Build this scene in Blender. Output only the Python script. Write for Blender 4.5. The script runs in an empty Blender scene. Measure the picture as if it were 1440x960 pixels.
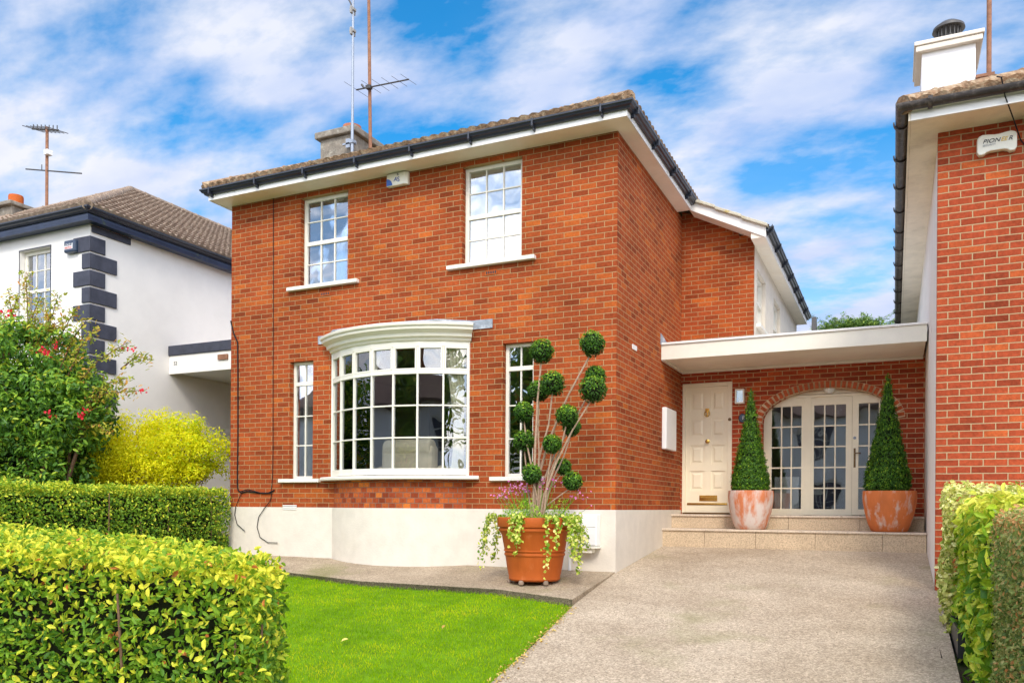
import bpy, math, random
import numpy as np
from mathutils import Vector, Matrix, Quaternion
random.seed(7); RNG = np.random.default_rng(11)
R = math.radians
S = bpy.context.scene
COL = S.collection

# ------------------------------------------------------------------ camera
YAW, ROLL = R(25.06), R(0.40)
fw = Vector((-math.sin(YAW), math.cos(YAW), 0)); rt = Vector((math.cos(YAW), math.sin(YAW), 0)); up = Vector((0, 0, 1))
r2 = rt * math.cos(ROLL) + up * math.sin(ROLL); u2 = -rt * math.sin(ROLL) + up * math.cos(ROLL)
cd = bpy.data.cameras.new('camera'); cam = bpy.data.objects.new('camera', cd); COL.objects.link(cam)
m3 = Matrix((r2, u2, -fw)).transposed()
cam.matrix_world = Matrix.Translation((0, 0, 0.03)) @ m3.to_4x4()
cd.sensor_width = 36; cd.lens = 28.715; cd.shift_y = 0.1613; cd.clip_start = 0.05; cd.clip_end = 2000
S.camera = cam

# ------------------------------------------------------------------ light
SUN_EL, SUN_AZ = R(43), R(157)      # azimuth measured from +Y (north) clockwise: behind the camera, a little to the right
sd = Vector((math.sin(SUN_AZ) * math.cos(SUN_EL), math.cos(SUN_AZ) * math.cos(SUN_EL), math.sin(SUN_EL)))
sl = bpy.data.lights.new('sun', 'SUN'); sun = bpy.data.objects.new('sun', sl); COL.objects.link(sun)
sl.energy = 1.7; sl.angle = R(17); sl.color = (1.0, 0.93, 0.82)
sun.rotation_euler = (-sd).to_track_quat('-Z', 'Y').to_euler()
W = bpy.data.worlds.new("World"); S.world = W; W.use_nodes = True
nt = W.node_tree; nt.nodes.clear(); N = nt.nodes.new; L = nt.links.new
out = N('ShaderNodeOutputWorld')
sky = N('ShaderNodeTexSky'); sky.sky_type = 'NISHITA'; sky.sun_disc = False
sky.sun_elevation = SUN_EL; sky.sun_rotation = SUN_AZ; sky.air_density = 1.0; sky.dust_density = 0.3; sky.ozone_density = 2.0
hs = N('ShaderNodeHueSaturation'); hs.inputs['Saturation'].default_value = 1.95; hs.inputs['Hue'].default_value = 0.493
L(sky.outputs[0], hs.inputs['Color'])
bgs = N('ShaderNodeBackground'); bgs.inputs[1].default_value = 0.15; L(hs.outputs[0], bgs.inputs[0])
tc = N('ShaderNodeTexCoord'); sp = N('ShaderNodeSeparateXYZ'); L(tc.outputs['Generated'], sp.inputs[0])
za = N('ShaderNodeMath'); za.operation = 'ADD'; za.inputs[1].default_value = 0.32; L(sp.outputs[2], za.inputs[0])
zm = N('ShaderNodeMath'); zm.operation = 'MAXIMUM'; zm.inputs[1].default_value = 0.05; L(za.outputs[0], zm.inputs[0])
dx = N('ShaderNodeMath'); dx.operation = 'DIVIDE'; L(sp.outputs[0], dx.inputs[0]); L(zm.outputs[0], dx.inputs[1])
dy = N('ShaderNodeMath'); dy.operation = 'DIVIDE'; L(sp.outputs[1], dy.inputs[0]); L(zm.outputs[0], dy.inputs[1])
cb = N('ShaderNodeCombineXYZ'); L(dx.outputs[0], cb.inputs[0]); L(dy.outputs[0], cb.inputs[1])
mp = N('ShaderNodeMapping'); mp.inputs['Rotation'].default_value = (0, 0, R(-35)); mp.inputs['Scale'].default_value = (1.0, 1.75, 1); mp.inputs['Location'].default_value = (3.3, 3.3, 0)
L(cb.outputs[0], mp.inputs[0])
n1 = N('ShaderNodeTexNoise'); n1.inputs['Scale'].default_value = 3.3; n1.inputs['Detail'].default_value = 9; n1.inputs['Roughness'].default_value = 0.56; n1.inputs['Distortion'].default_value = 0.0
L(mp.outputs[0], n1.inputs[0])
cr = N('ShaderNodeValToRGB'); cr.color_ramp.elements[0].position = 0.40; cr.color_ramp.elements[1].position = 0.61
L(n1.outputs[0], cr.inputs[0])
n2 = N('ShaderNodeTexNoise'); n2.inputs['Scale'].default_value = 3.4; n2.inputs['Detail'].default_value = 6; L(mp.outputs[0], n2.inputs[0])
cc = N('ShaderNodeValToRGB'); cc.color_ramp.elements[0].color = (0.60, 0.71, 1.0, 1); cc.color_ramp.elements[1].color = (0.93, 0.95, 1.05, 1)
cc.color_ramp.elements[0].position = 0.35; cc.color_ramp.elements[1].position = 0.62
L(n2.outputs[0], cc.inputs[0])
bgc = N('ShaderNodeBackground'); L(cc.outputs[0], bgc.inputs[0])
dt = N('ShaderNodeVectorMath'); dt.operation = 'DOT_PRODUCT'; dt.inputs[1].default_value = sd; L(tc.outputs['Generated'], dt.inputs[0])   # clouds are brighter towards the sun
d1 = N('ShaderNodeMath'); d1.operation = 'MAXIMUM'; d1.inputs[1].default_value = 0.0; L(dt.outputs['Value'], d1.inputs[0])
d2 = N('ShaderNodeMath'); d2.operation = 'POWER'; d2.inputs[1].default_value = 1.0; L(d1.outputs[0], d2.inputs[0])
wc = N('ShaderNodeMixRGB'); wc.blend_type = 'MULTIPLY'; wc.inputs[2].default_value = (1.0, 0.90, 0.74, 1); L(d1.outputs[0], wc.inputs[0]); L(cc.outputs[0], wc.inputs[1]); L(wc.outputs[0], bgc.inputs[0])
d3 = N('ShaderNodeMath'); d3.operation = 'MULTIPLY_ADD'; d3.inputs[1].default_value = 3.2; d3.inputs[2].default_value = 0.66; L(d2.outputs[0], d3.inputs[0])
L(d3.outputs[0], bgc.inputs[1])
mx = N('ShaderNodeMixShader')
mxm = N('ShaderNodeMath'); mxm.operation = 'MULTIPLY_ADD'; mxm.inputs[1].default_value = 0.90; mxm.inputs[2].default_value = 0.04
L(cr.outputs[0], mxm.inputs[0])
hz = N('ShaderNodeMapRange'); hz.inputs[1].default_value = 0.42; hz.inputs[2].default_value = 0.10; hz.inputs[3].default_value = 0.0; hz.inputs[4].default_value = 0.65; L(sp.outputs[2], hz.inputs[0])
hm = N('ShaderNodeMath'); hm.operation = 'ADD'; hm.use_clamp = True; L(mxm.outputs[0], hm.inputs[0]); L(hz.outputs[0], hm.inputs[1]); L(hm.outputs[0], mx.inputs[0])
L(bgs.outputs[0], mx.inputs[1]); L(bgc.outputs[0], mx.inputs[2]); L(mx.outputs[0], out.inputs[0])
S.view_settings.view_transform = 'Standard'; S.view_settings.look = 'None'; S.view_settings.exposure = 0.58; S.view_settings.gamma = 1
S.render.engine = 'CYCLES'
S.cycles.max_bounces = 8; S.cycles.transparent_max_bounces = 16

# ------------------------------------------------------------------ materials
MATS = {}
def mat_base(name):
    m = bpy.data.materials.new(name); m.use_nodes = True
    t = m.node_tree; b = t.nodes['Principled BSDF']; return m, t, b
def M(name, col, rough=0.6, var=0.12, scale=4.0, bump=0.0, bscale=60.0, col2=None, c2amt=0.5, c2scale=1.5, metal=0.0, spec=0.5, stretch=None, contrast=0.12):
    m, t, b = mat_base(name); N = t.nodes.new; L = t.links.new
    b.inputs['Roughness'].default_value = rough; b.inputs['Metallic'].default_value = metal; b.inputs['Specular IOR Level'].default_value = spec if rough < .6 else .15
    g = N('ShaderNodeNewGeometry'); v = g.outputs['Position']
    if stretch:
        mp = N('ShaderNodeMapping'); mp.inputs['Scale'].default_value = stretch; L(v, mp.inputs[0]); v = mp.outputs[0]
    n = N('ShaderNodeTexNoise'); n.inputs['Scale'].default_value = scale; n.inputs['Detail'].default_value = 8; n.inputs['Roughness'].default_value = 0.6; L(v, n.inputs[0])
    r = N('ShaderNodeValToRGB'); r.color_ramp.elements[0].position = 0.3; r.color_ramp.elements[1].position = 0.7
    r.color_ramp.elements[0].color = tuple(c * (1 - var) for c in col) + (1,); r.color_ramp.elements[1].color = tuple(min(1, c * (1 + var)) for c in col) + (1,)
    L(n.outputs[0], r.inputs[0]); c = r.outputs[0]
    if col2:
        k = N('ShaderNodeTexNoise'); k.inputs['Scale'].default_value = c2scale; k.inputs['Detail'].default_value = 9; k.inputs['Roughness'].default_value = 0.65; L(v, k.inputs[0])
        kr = N('ShaderNodeValToRGB'); kr.color_ramp.elements[0].position = 1 - c2amt - contrast / 2; kr.color_ramp.elements[1].position = min(1, 1 - c2amt + contrast / 2); L(k.outputs[0], kr.inputs[0])
        x = N('ShaderNodeMixRGB'); x.inputs[2].default_value = (*col2, 1); L(kr.outputs[0], x.inputs[0]); L(c, x.inputs[1]); c = x.outputs[0]
    L(c, b.inputs['Base Color'])
    if bump:
        bn = N('ShaderNodeTexNoise'); bn.inputs['Scale'].default_value = bscale; bn.inputs['Detail'].default_value = 6; L(v, bn.inputs[0])
        bp = N('ShaderNodeBump'); bp.inputs['Strength'].default_value = 1.0; bp.inputs['Distance'].default_value = bump; L(bn.outputs[0], bp.inputs['Height']); L(bp.outputs[0], b.inputs['Normal'])
    MATS[name] = m; return m

def brick_mat(name, c1, c2, mortar, w=0.225, h=0.075, ms=0.0058, zoff=0.0, uoff=0.0, offset=0.5):
    m, t, b = mat_base(name); N = t.nodes.new; L = t.links.new
    g = N('ShaderNodeNewGeometry'); s = N('ShaderNodeSeparateXYZ'); L(g.outputs['Position'], s.inputs[0])
    sn = N('ShaderNodeSeparateXYZ'); L(g.outputs['True Normal'], sn.inputs[0])
    ab = N('ShaderNodeMath'); ab.operation = 'ABSOLUTE'; L(sn.outputs[0], ab.inputs[0])
    gt = N('ShaderNodeMath'); gt.operation = 'GREATER_THAN'; gt.inputs[1].default_value = 0.7; L(ab.outputs[0], gt.inputs[0])
    mxu = N('ShaderNodeMix'); mxu.data_type = 'FLOAT'; L(gt.outputs[0], mxu.inputs[0]); L(s.outputs[0], mxu.inputs[2]); L(s.outputs[1], mxu.inputs[3])
    au = N('ShaderNodeMath'); au.operation = 'ADD'; au.inputs[1].default_value = 50.0 + uoff; L(mxu.outputs[0], au.inputs[0])
    az = N('ShaderNodeMath'); az.operation = 'ADD'; az.inputs[1].default_value = 7.5 + zoff; L(s.outputs[2], az.inputs[0])
    cb = N('ShaderNodeCombineXYZ'); L(au.outputs[0], cb.inputs[0]); L(az.outputs[0], cb.inputs[1])
    # wobble the joints a little
    wn = N('ShaderNodeTexNoise'); wn.inputs['Scale'].default_value = 9.0; wn.inputs['Detail'].default_value = 3; L(g.outputs['Position'], wn.inputs[0])
    ws = N('ShaderNodeVectorMath'); ws.operation = 'SCALE'; ws.inputs['Scale'].default_value = 0.007; L(wn.outputs['Color'], ws.inputs[0])
    wa = N('ShaderNodeVectorMath'); wa.operation = 'ADD'; L(cb.outputs[0], wa.inputs[0]); L(ws.outputs[0], wa.inputs[1])
    bt = N('ShaderNodeTexBrick'); bt.offset = offset; bt.inputs['Scale'].default_value = 1.0
    bt.inputs['Brick Width'].default_value = w; bt.inputs['Row Height'].default_value = h; bt.inputs['Mortar Size'].default_value = ms; bt.inputs['Mortar Smooth'].default_value = 0.15; bt.inputs['Bias'].default_value = 0.0
    bt.inputs['Color1'].default_value = (0, 0, 0, 1); bt.inputs['Color2'].default_value = (1, 1, 1, 1); bt.inputs['Mortar'].default_value = (.5, .5, .5, 1)
    L(wa.outputs[0], bt.inputs[0])
    ramp = N('ShaderNodeValToRGB'); e = ramp.color_ramp.elements
    e[0].position = 0.0; e[0].color = tuple(x * 0.68 for x in c1) + (1,); e[1].position = 1.0; e[1].color = (min(1, c2[0] * 1.25), c2[1] * 1.45, c2[2] * 1.1) + (1,)
    a = e.new(0.16); a.color = (*c1, 1); a = e.new(0.84); a.color = (*c2, 1)
    L(bt.outputs['Color'], ramp.inputs[0])
    n = N('ShaderNodeTexNoise'); n.inputs['Scale'].default_value = 28; n.inputs['Detail'].default_value = 8; n.inputs['Roughness'].default_value = .7; L(g.outputs['Position'], n.inputs[0])
    nb = N('ShaderNodeTexNoise'); nb.inputs['Scale'].default_value = 1.1; nb.inputs['Detail'].default_value = 5; L(g.outputs['Position'], nb.inputs[0])
    def mr(src, lo, hi, a0=0.3, a1=0.7):
        q = N('ShaderNodeMapRange'); q.inputs[1].default_value = a0; q.inputs[2].default_value = a1; q.inputs[3].default_value = lo; q.inputs[4].default_value = hi; L(src, q.inputs[0]); return q.outputs[0]
    mul = N('ShaderNodeMath'); mul.operation = 'MULTIPLY'; L(mr(n.outputs[0], 0.70, 1.25), mul.inputs[0]); L(mr(nb.outputs[0], 0.74, 1.20), mul.inputs[1])
    vm = N('ShaderNodeVectorMath'); vm.operation = 'SCALE'; L(ramp.outputs[0], vm.inputs[0]); L(mul.outputs[0], vm.inputs['Scale'])
    mo = N('ShaderNodeMixRGB'); mo.inputs[1].default_value = tuple(x * .75 for x in mortar) + (1,); mo.inputs[2].default_value = tuple(x * 1.1 for x in mortar) + (1,); L(nb.outputs[0], mo.inputs[0])
    x = N('ShaderNodeMixRGB'); L(bt.outputs['Fac'], x.inputs[0]); L(vm.outputs[0], x.inputs[1]); L(mo.outputs[0], x.inputs[2])
    L(x.outputs[0], b.inputs['Base Color']); b.inputs['Roughness'].default_value = 0.82; b.inputs['Specular IOR Level'].default_value = .10
    inv = N('ShaderNodeMath'); inv.operation = 'MULTIPLY_ADD'; inv.inputs[1].default_value = -1.0; L(bt.outputs['Fac'], inv.inputs[0])
    q = N('ShaderNodeMath'); q.operation = 'MULTIPLY'; q.inputs[1].default_value = 0.35; L(n.outputs[0], q.inputs[0]); L(q.outputs[0], inv.inputs[2])
    bp = N('ShaderNodeBump'); bp.inputs['Distance'].default_value = 0.006; bp.inputs['Strength'].default_value = 0.9; L(inv.outputs[0], bp.inputs['Height']); L(bp.outputs[0], b.inputs['Normal'])
    MATS[name] = m; return m

def leaf_mat(name, stops, trans=0.35, rough=0.45, spec=0.5):
    m, t, b = mat_base(name); N = t.nodes.new; L = t.links.new
    a = N('ShaderNodeAttribute'); a.attribute_name = 'rnd'
    r = N('ShaderNodeValToRGB'); e = r.color_ramp.elements
    e[0].position = stops[0][0]; e[0].color = (*stops[0][1], 1); e[1].position = stops[-1][0]; e[1].color = (*stops[-1][1], 1)
    for p, c in stops[1:-1]:
        k = e.new(p); k.color = (*c, 1)
    for k in e: k.color = tuple(min(1, x * 1.3) for x in k.color[:3]) + (1,)
    L(a.outputs['Fac'], r.inputs[0])
    g = N('ShaderNodeNewGeometry'); n = N('ShaderNodeTexNoise'); n.inputs['Scale'].default_value = 60; L(g.outputs['Position'], n.inputs[0])
    q = N('ShaderNodeMapRange'); q.inputs[1].default_value = .3; q.inputs[2].default_value = .7; q.inputs[3].default_value = .8; q.inputs[4].default_value = 1.2; L(n.outputs[0], q.inputs[0])
    vm = N('ShaderNodeVectorMath'); vm.operation = 'SCALE'; L(r.outputs[0], vm.inputs[0]); L(q.outputs[0], vm.inputs['Scale'])
    L(vm.outputs[0], b.inputs['Base Color']); b.inputs['Roughness'].default_value = rough; b.inputs['Specular IOR Level'].default_value = spec * .5
    tr = N('ShaderNodeBsdfTranslucent'); L(vm.outputs[0], tr.inputs[0])
    mx = N('ShaderNodeMixShader'); mx.inputs[0].default_value = trans; L(b.outputs[0], mx.inputs[1]); L(tr.outputs[0], mx.inputs[2])
    L(mx.outputs[0], t.nodes['Material Output'].inputs[0]); MATS[name] = m; return m

def glass_mat(name, k=1.6, add=0.03):
    m, t, b = mat_base(name); N = t.nodes.new; L = t.links.new; t.nodes.remove(b)
    tr = N('ShaderNodeBsdfTransparent'); tr.inputs[0].default_value = (.96, .97, .96, 1)
    gl = N('ShaderNodeBsdfGlossy'); gl.inputs['Roughness'].default_value = 0.0; gl.inputs[0].default_value = (.95, .97, 1, 1)
    g = N('ShaderNodeNewGeometry'); n = N('ShaderNodeTexNoise'); n.inputs['Scale'].default_value = 2.2; n.inputs['Detail'].default_value = 1; L(g.outputs['Position'], n.inputs[0])
    bp = N('ShaderNodeBump'); bp.inputs['Distance'].default_value = 0.004; L(n.outputs[0], bp.inputs['Height']); L(bp.outputs[0], gl.inputs['Normal'])
    f = N('ShaderNodeFresnel'); f.inputs[0].default_value = 1.5
    q = N('ShaderNodeMath'); q.operation = 'MULTIPLY_ADD'; q.use_clamp = True; q.inputs[1].default_value = k; q.inputs[2].default_value = add; L(f.outputs[0], q.inputs[0])
    mx = N('ShaderNodeMixShader'); L(q.outputs[0], mx.inputs[0]); L(tr.outputs[0], mx.inputs[1]); L(gl.outputs[0], mx.inputs[2])
    L(mx.outputs[0], t.nodes['Material Output'].inputs[0]); MATS[name] = m; return m

def concrete_mat(name, base, dark, light, moss=None):
    m, t, b = mat_base(name); N = t.nodes.new; L = t.links.new
    g = N('ShaderNodeNewGeometry'); P = g.outputs['Position']
    def noise(s, d=8, r=.6):
        n = N('ShaderNodeTexNoise'); n.inputs['Scale'].default_value = s; n.inputs['Detail'].default_value = d; n.inputs['Roughness'].default_value = r; L(P, n.inputs[0]); return n.outputs[0]
    def ramp(src, a, b_, ca, cb_):
        r = N('ShaderNodeValToRGB'); r.color_ramp.elements[0].position = a; r.color_ramp.elements[1].position = b_; r.color_ramp.elements[0].color = (*ca, 1); r.color_ramp.elements[1].color = (*cb_, 1); L(src, r.inputs[0]); return r.outputs[0]
    c = ramp(noise(1.1, 10, .65), .33, .66, dark, light)
    def mixc(fac, a, b_, typ='MIX'):
        x = N('ShaderNodeMixRGB'); x.blend_type = typ
        if isinstance(fac, float): x.inputs[0].default_value = fac
        else: L(fac, x.inputs[0])
        L(a, x.inputs[1])
        if isinstance(b_, tuple): x.inputs[2].default_value = (*b_, 1)
        else: L(b_, x.inputs[2])
        return x.outputs[0]
    v = N('ShaderNodeTexVoronoi'); v.inputs['Scale'].default_value = 85; L(P, v.inputs[0])
    hv = N('ShaderNodeSeparateColor'); L(v.outputs['Color'], hv.inputs[0])
    spk = ramp(hv.outputs[0], .1, .95, (.52, .48, .44), (1.35, 1.32, 1.28))
    c = mixc(0.68, c, spk, 'MULTIPLY')
    v2 = N('ShaderNodeTexVoronoi'); v2.inputs['Scale'].default_value = 30; L(P, v2.inputs[0])
    hv2 = N('ShaderNodeSeparateColor'); L(v2.outputs['Color'], hv2.inputs[0])
    c = mixc(0.18, c, ramp(hv2.outputs[1], .1, .95, (.6, .58, .55), (1.3, 1.3, 1.28)), 'MULTIPLY')
    c = mixc(0.45, c, ramp(noise(26, 8, .75), .36, .62, (.66, .64, .62), (1.12, 1.1, 1.08)), 'MULTIPLY')
    c = mixc(ramp(noise(.55, 4, .5), .60, .75, (0, 0, 0), (.35, .35, .35)), c, light)
    if moss: c = mixc(ramp(noise(0.9, 7, .6), .56, .72, (0, 0, 0), (.55, .55, .55)), c, moss)
    L(c, b.inputs['Base Color']); b.inputs['Roughness'].default_value = .9; b.inputs['Specular IOR Level'].default_value = .1
    bp = N('ShaderNodeBump'); bp.inputs['Distance'].default_value = 0.006
    ad = N('ShaderNodeMath'); ad.operation = 'ADD'; L(v.outputs['Distance'], ad.inputs[0]); L(noise(40, 6), ad.inputs[1]); L(ad.outputs[0], bp.inputs['Height']); L(bp.outputs[0], b.inputs['Normal'])
    MATS[name] = m; return m

brick_mat('brick', (.31, .060, .018), (.36, .074, .019), (.43, .285, .14), ms=.0050)
brick_mat('brick_right', (.36, .064, .026), (.40, .075, .028), (.48, .34, .19), zoff=0.03)
brick_mat('brick_bay', (.32, .060, .022), (.50, .12, .030), (.22, .15, .11), w=0.112, ms=0.005)
brick_mat('brick_porch', (.36, .058, .024), (.43, .072, .028), (.60, .44, .25), zoff=.02)
M('voussoir', (.46, .10, .035), .85, .35, 14, .004, 40)
M('mortar', (.66, .50, .31), .9, .15, 10, .002, 60)
M('render_cream', (.70, .635, .54), .75, .06, 5, .003, 40, col2=(.64, .57, .46), c2amt=.28, c2scale=2.2, contrast=.3)
M('render_white', (.84, .81, .76), .75, .04, 2, .0015, 90, col2=(.70, .68, .63), c2amt=.28, c2scale=1.0, contrast=.3)
M('frame_cream', (.78, .74, .63), .35, .03, 8, .0006, 25)
M('door_cream', (.88, .78, .58), .35, .03, 6, .0006, 25)
M('soffit_cream', (.88, .80, .67), .5, .05, 3, .0006, 20, col2=(.80, .70, .54), c2amt=.3, c2scale=2.0, contrast=.3)
M('soffit_weathered', (.88, .79, .64), .6, .10, 5, .001, 30, col2=(.50, .44, .34), c2amt=.36, c2scale=2.5, contrast=.3)
M('fascia_white', (.82, .80, .76), .4, .03, 3)
M('sill_white', (.77, .73, .65), .5, .05, 6, .001, 60, col2=(.55, .52, .40), c2amt=.24, c2scale=6)
M('gutter_black', (.020, .024, .036), .32, .3, 5, .001, 20)
M('gutter_brown', (.035, .028, .026), .45, .45, 9, .003, 30, col2=(.12, .10, .085), c2amt=.40, c2scale=9)
M('fascia_navy', (.028, .042, .085), .4, .25, 4, .001, 20, col2=(.10, .13, .06), c2amt=.32, c2scale=5)
M('quoin_slate', (.062, .066, .088), .7, .2, 6, .002, 50)
M('tile_brown', (.26, .19, .14), .9, .35, 9, .006, 40, col2=(.42, .34, .25), c2amt=.42, c2scale=14)
M('tile_moss', (.27, .17, .10), .95, .5, 12, .02, 22, col2=(.42, .32, .21), c2amt=.45, c2scale=10)
M('stone_verge', (.50, .46, .36), .9, .2, 8, .008, 30, col2=(.46, .36, .13), c2amt=.36, c2scale=7)
M('chimney_grey', (.24, .21, .17), .9, .28, 9, .008, 35, col2=(.36, .34, .28), c2amt=.4, c2scale=8)
M('chimney_white', (.84, .83, .82), .7, .04, 3, .002, 50)
M('terracotta_pot', (.45, .100, .018), .62, .16, 3.5, .0015, 60, col2=(.54, .16, .05), c2amt=.36, c2scale=5, stretch=(1, 1, .35))
M('terracotta_pale', (.60, .20, .085), .7, .18, 6, .003, 30, col2=(.66, .56, .50), c2amt=.53, c2scale=6.5, stretch=(1, 1, .33), contrast=.16)
M('terracotta_worn', (.62, .18, .055), .68, .16, 6, .003, 30, col2=(.64, .50, .42), c2amt=.42, c2scale=7.5, stretch=(1, 1, .4), contrast=.14)
M('chimney_pot', (.42, .16, .09), .8, .2, 10, .004, 40)
M('granite', (.62, .48, .32), .7, .1, 3, .001, 90, col2=(.30, .22, .15), c2amt=.43, c2scale=55, contrast=.3)
M('granite_top', (.68, .56, .42), .45, .1, 3, .0006, 90, col2=(.40, .32, .25), c2amt=.42, c2scale=50, contrast=.3)
M('brass', (.62, .40, .10), .25, .15, 10, metal=1.0)
M('bronze', (.16, .10, .05), .35, .2, 10, metal=.9)
M('lead', (.30, .33, .37), .6, .25, 12, .004, 20, col2=(.48, .51, .55), c2amt=.45, c2scale=8)
M('steel', (.30, .34, .40), .5, .1, 10, metal=.3)
M('rust', (.28, .14, .085), .8, .25, 12, .001, 60)
M('dark_metal', (.06, .055, .05), .5, .2, 10)
M('cable', (.012, .012, .014), .6, .1, 10)
M('cable_grey', (.30, .29, .27), .6, .1, 10)
M('plastic_white', (.80, .79, .76), .35, .03, 6)
M('plastic_cream', (.80, .77, .66), .35, .05, 6)
M('plastic_navy', (.03, .05, .09), .3, .1, 6)
M('ink_dark', (.05, .05, .06), .6, .02, 6)
M('ink_blue', (.03, .11, .42), .5, .02, 6)
M('ink_gold', (.72, .50, .12), .5, .02, 6)
M('ink_grey', (.42, .42, .42), .5, .02, 6)
M('ink_white', (.85, .85, .85), .5, .02, 6)
M('ink_red', (.65, .08, .04), .5, .02, 6)
M('soil', (.05, .032, .02), .95, .4, 20, .01, 60)
M('bark', (.42, .29, .20), .85, .25, 30, .004, 80)
M('twig', (.17, .10, .06), .85, .3, 30, .003, 80)
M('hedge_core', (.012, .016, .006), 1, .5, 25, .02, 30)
M('fabric_beige', (.92, .78, .57), .95, .1, 8, .003, 60)
M('cushion', (.45, .50, .36), .95, .4, 30, .004, 60)
M('curtain', (.88, .83, .64), .9, .08, 6)
M('net', (.80, .82, .84), .9, .05, 6)
M('room_wall', (.55, .50, .40), .9, .05, 3)
M('room_floor', (.14, .09, .06), .6, .2, 4)
M('plastic_black', (.014, .015, .018), .4, .2, 10)
M('asphalt', (.05, .05, .052), .9, .2, 30, .003, 90)
M('pavement', (.32, .31, .29), .9, .12, 6, .002, 60)
M('earth', (.07, .05, .032), .95, .35, 8, .02, 25, col2=(.05, .08, .02), c2amt=.5, c2scale=1.5)
M('lawn_base', (.13, .25, .006), .95, .25, 6, .01, 60)
M('pebble', (.30, .22, .16), .7, .15, 20)
M('opposite_roof', (.15, .095, .075), .9, .25, 10, .01, 30)
glass_mat('glass', 2.4, .10); glass_mat('glass_up', 2.4, .16); glass_mat('glass_bay', 1.6, .05)
concrete_mat('concrete_drive', None, (.43, .35, .255), (.57, .48, .365), (.27, .25, .12))
concrete_mat('concrete_slab', None, (.34, .275, .195), (.50, .41, .30), (.20, .21, .06))
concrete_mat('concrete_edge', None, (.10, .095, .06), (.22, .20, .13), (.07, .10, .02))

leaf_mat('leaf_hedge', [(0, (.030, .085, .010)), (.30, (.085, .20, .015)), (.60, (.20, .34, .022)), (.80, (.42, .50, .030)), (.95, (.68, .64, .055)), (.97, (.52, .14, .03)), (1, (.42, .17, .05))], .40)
leaf_mat('leaf_hedge_back', [(0, (.035, .085, .012)), (.4, (.11, .22, .018)), (.75, (.24, .38, .03)), (.95, (.62, .62, .05)), (1, (.40, .18, .05))], .38)
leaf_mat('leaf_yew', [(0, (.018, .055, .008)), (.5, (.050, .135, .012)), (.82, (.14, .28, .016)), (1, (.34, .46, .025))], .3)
leaf_mat('leaf_tree', [(0, (.030, .075, .016)), (.40, (.085, .20, .026)), (.72, (.22, .38, .032)), (.93, (.46, .54, .045)), (1, (.46, .18, .03))], .40, .35)
leaf_mat('leaf_tip', [(0, (.16, .22, .02)), (.5, (.34, .38, .035)), (.8, (.50, .38, .06)), (1, (.50, .20, .05))], .4)
leaf_mat('leaf_yellow', [(0, (.30, .42, .008)), (.3, (.60, .64, .010)), (.6, (.80, .70, .014)), (.97, (.84, .72, .02)), (1, (.75, .32, .03))], .48)
leaf_mat('leaf_varieg', [(0, (.12, .20, .03)), (.35, (.36, .42, .08)), (.7, (.62, .60, .20)), (1, (.76, .72, .38))], .35)
leaf_mat('leaf_aucuba', [(0, (.04, .13, .012)), (.35, (.14, .29, .02)), (.7, (.36, .48, .030)), (1, (.70, .66, .10))], .4, .28)
leaf_mat('leaf_box', [(0, (.05, .09, .02)), (.40, (.14, .21, .045)), (.7, (.30, .34, .09)), (.86, (.46, .40, .16)), (1, (.55, .24, .08))], .35)
leaf_mat('leaf_ivy', [(0, (.10, .22, .015)), (.5, (.32, .44, .04)), (.8, (.62, .64, .12)), (1, (.76, .72, .32))], .4)
leaf_mat('leaf_fern', [(0, (.10, .25, .015)), (.6, (.28, .48, .03)), (1, (.46, .60, .06))], .4)
leaf_mat('leaf_conifer', [(0, (.03, .08, .02)), (.5, (.10, .19, .035)), (1, (.26, .34, .06))], .3)
leaf_mat('leaf_inner_shade', [(0, (.008, .015, .005)), (.6, (.02, .04, .010)), (1, (.05, .08, .02))], .2)
leaf_mat('petal_red', [(0, (.45, .01, .02)), (1, (.65, .03, .05))], .3)
leaf_mat('petal_pink', [(0, (.50, .10, .33)), (1, (.70, .28, .55))], .4)
leaf_mat('grass', [(0, (.10, .22, .004)), (.45, (.23, .39, .005)), (.8, (.42, .51, .008)), (1, (.66, .56, .03))], .5, .9, .0)
leaf_mat('litter_dark', [(0, (.06, .04, .02)), (.7, (.22, .16, .10)), (1, (.5, .45, .35))], .1)
leaf_mat('litter', [(0, (.35, .20, .05)), (1, (.60, .45, .12))], .1)

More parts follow.
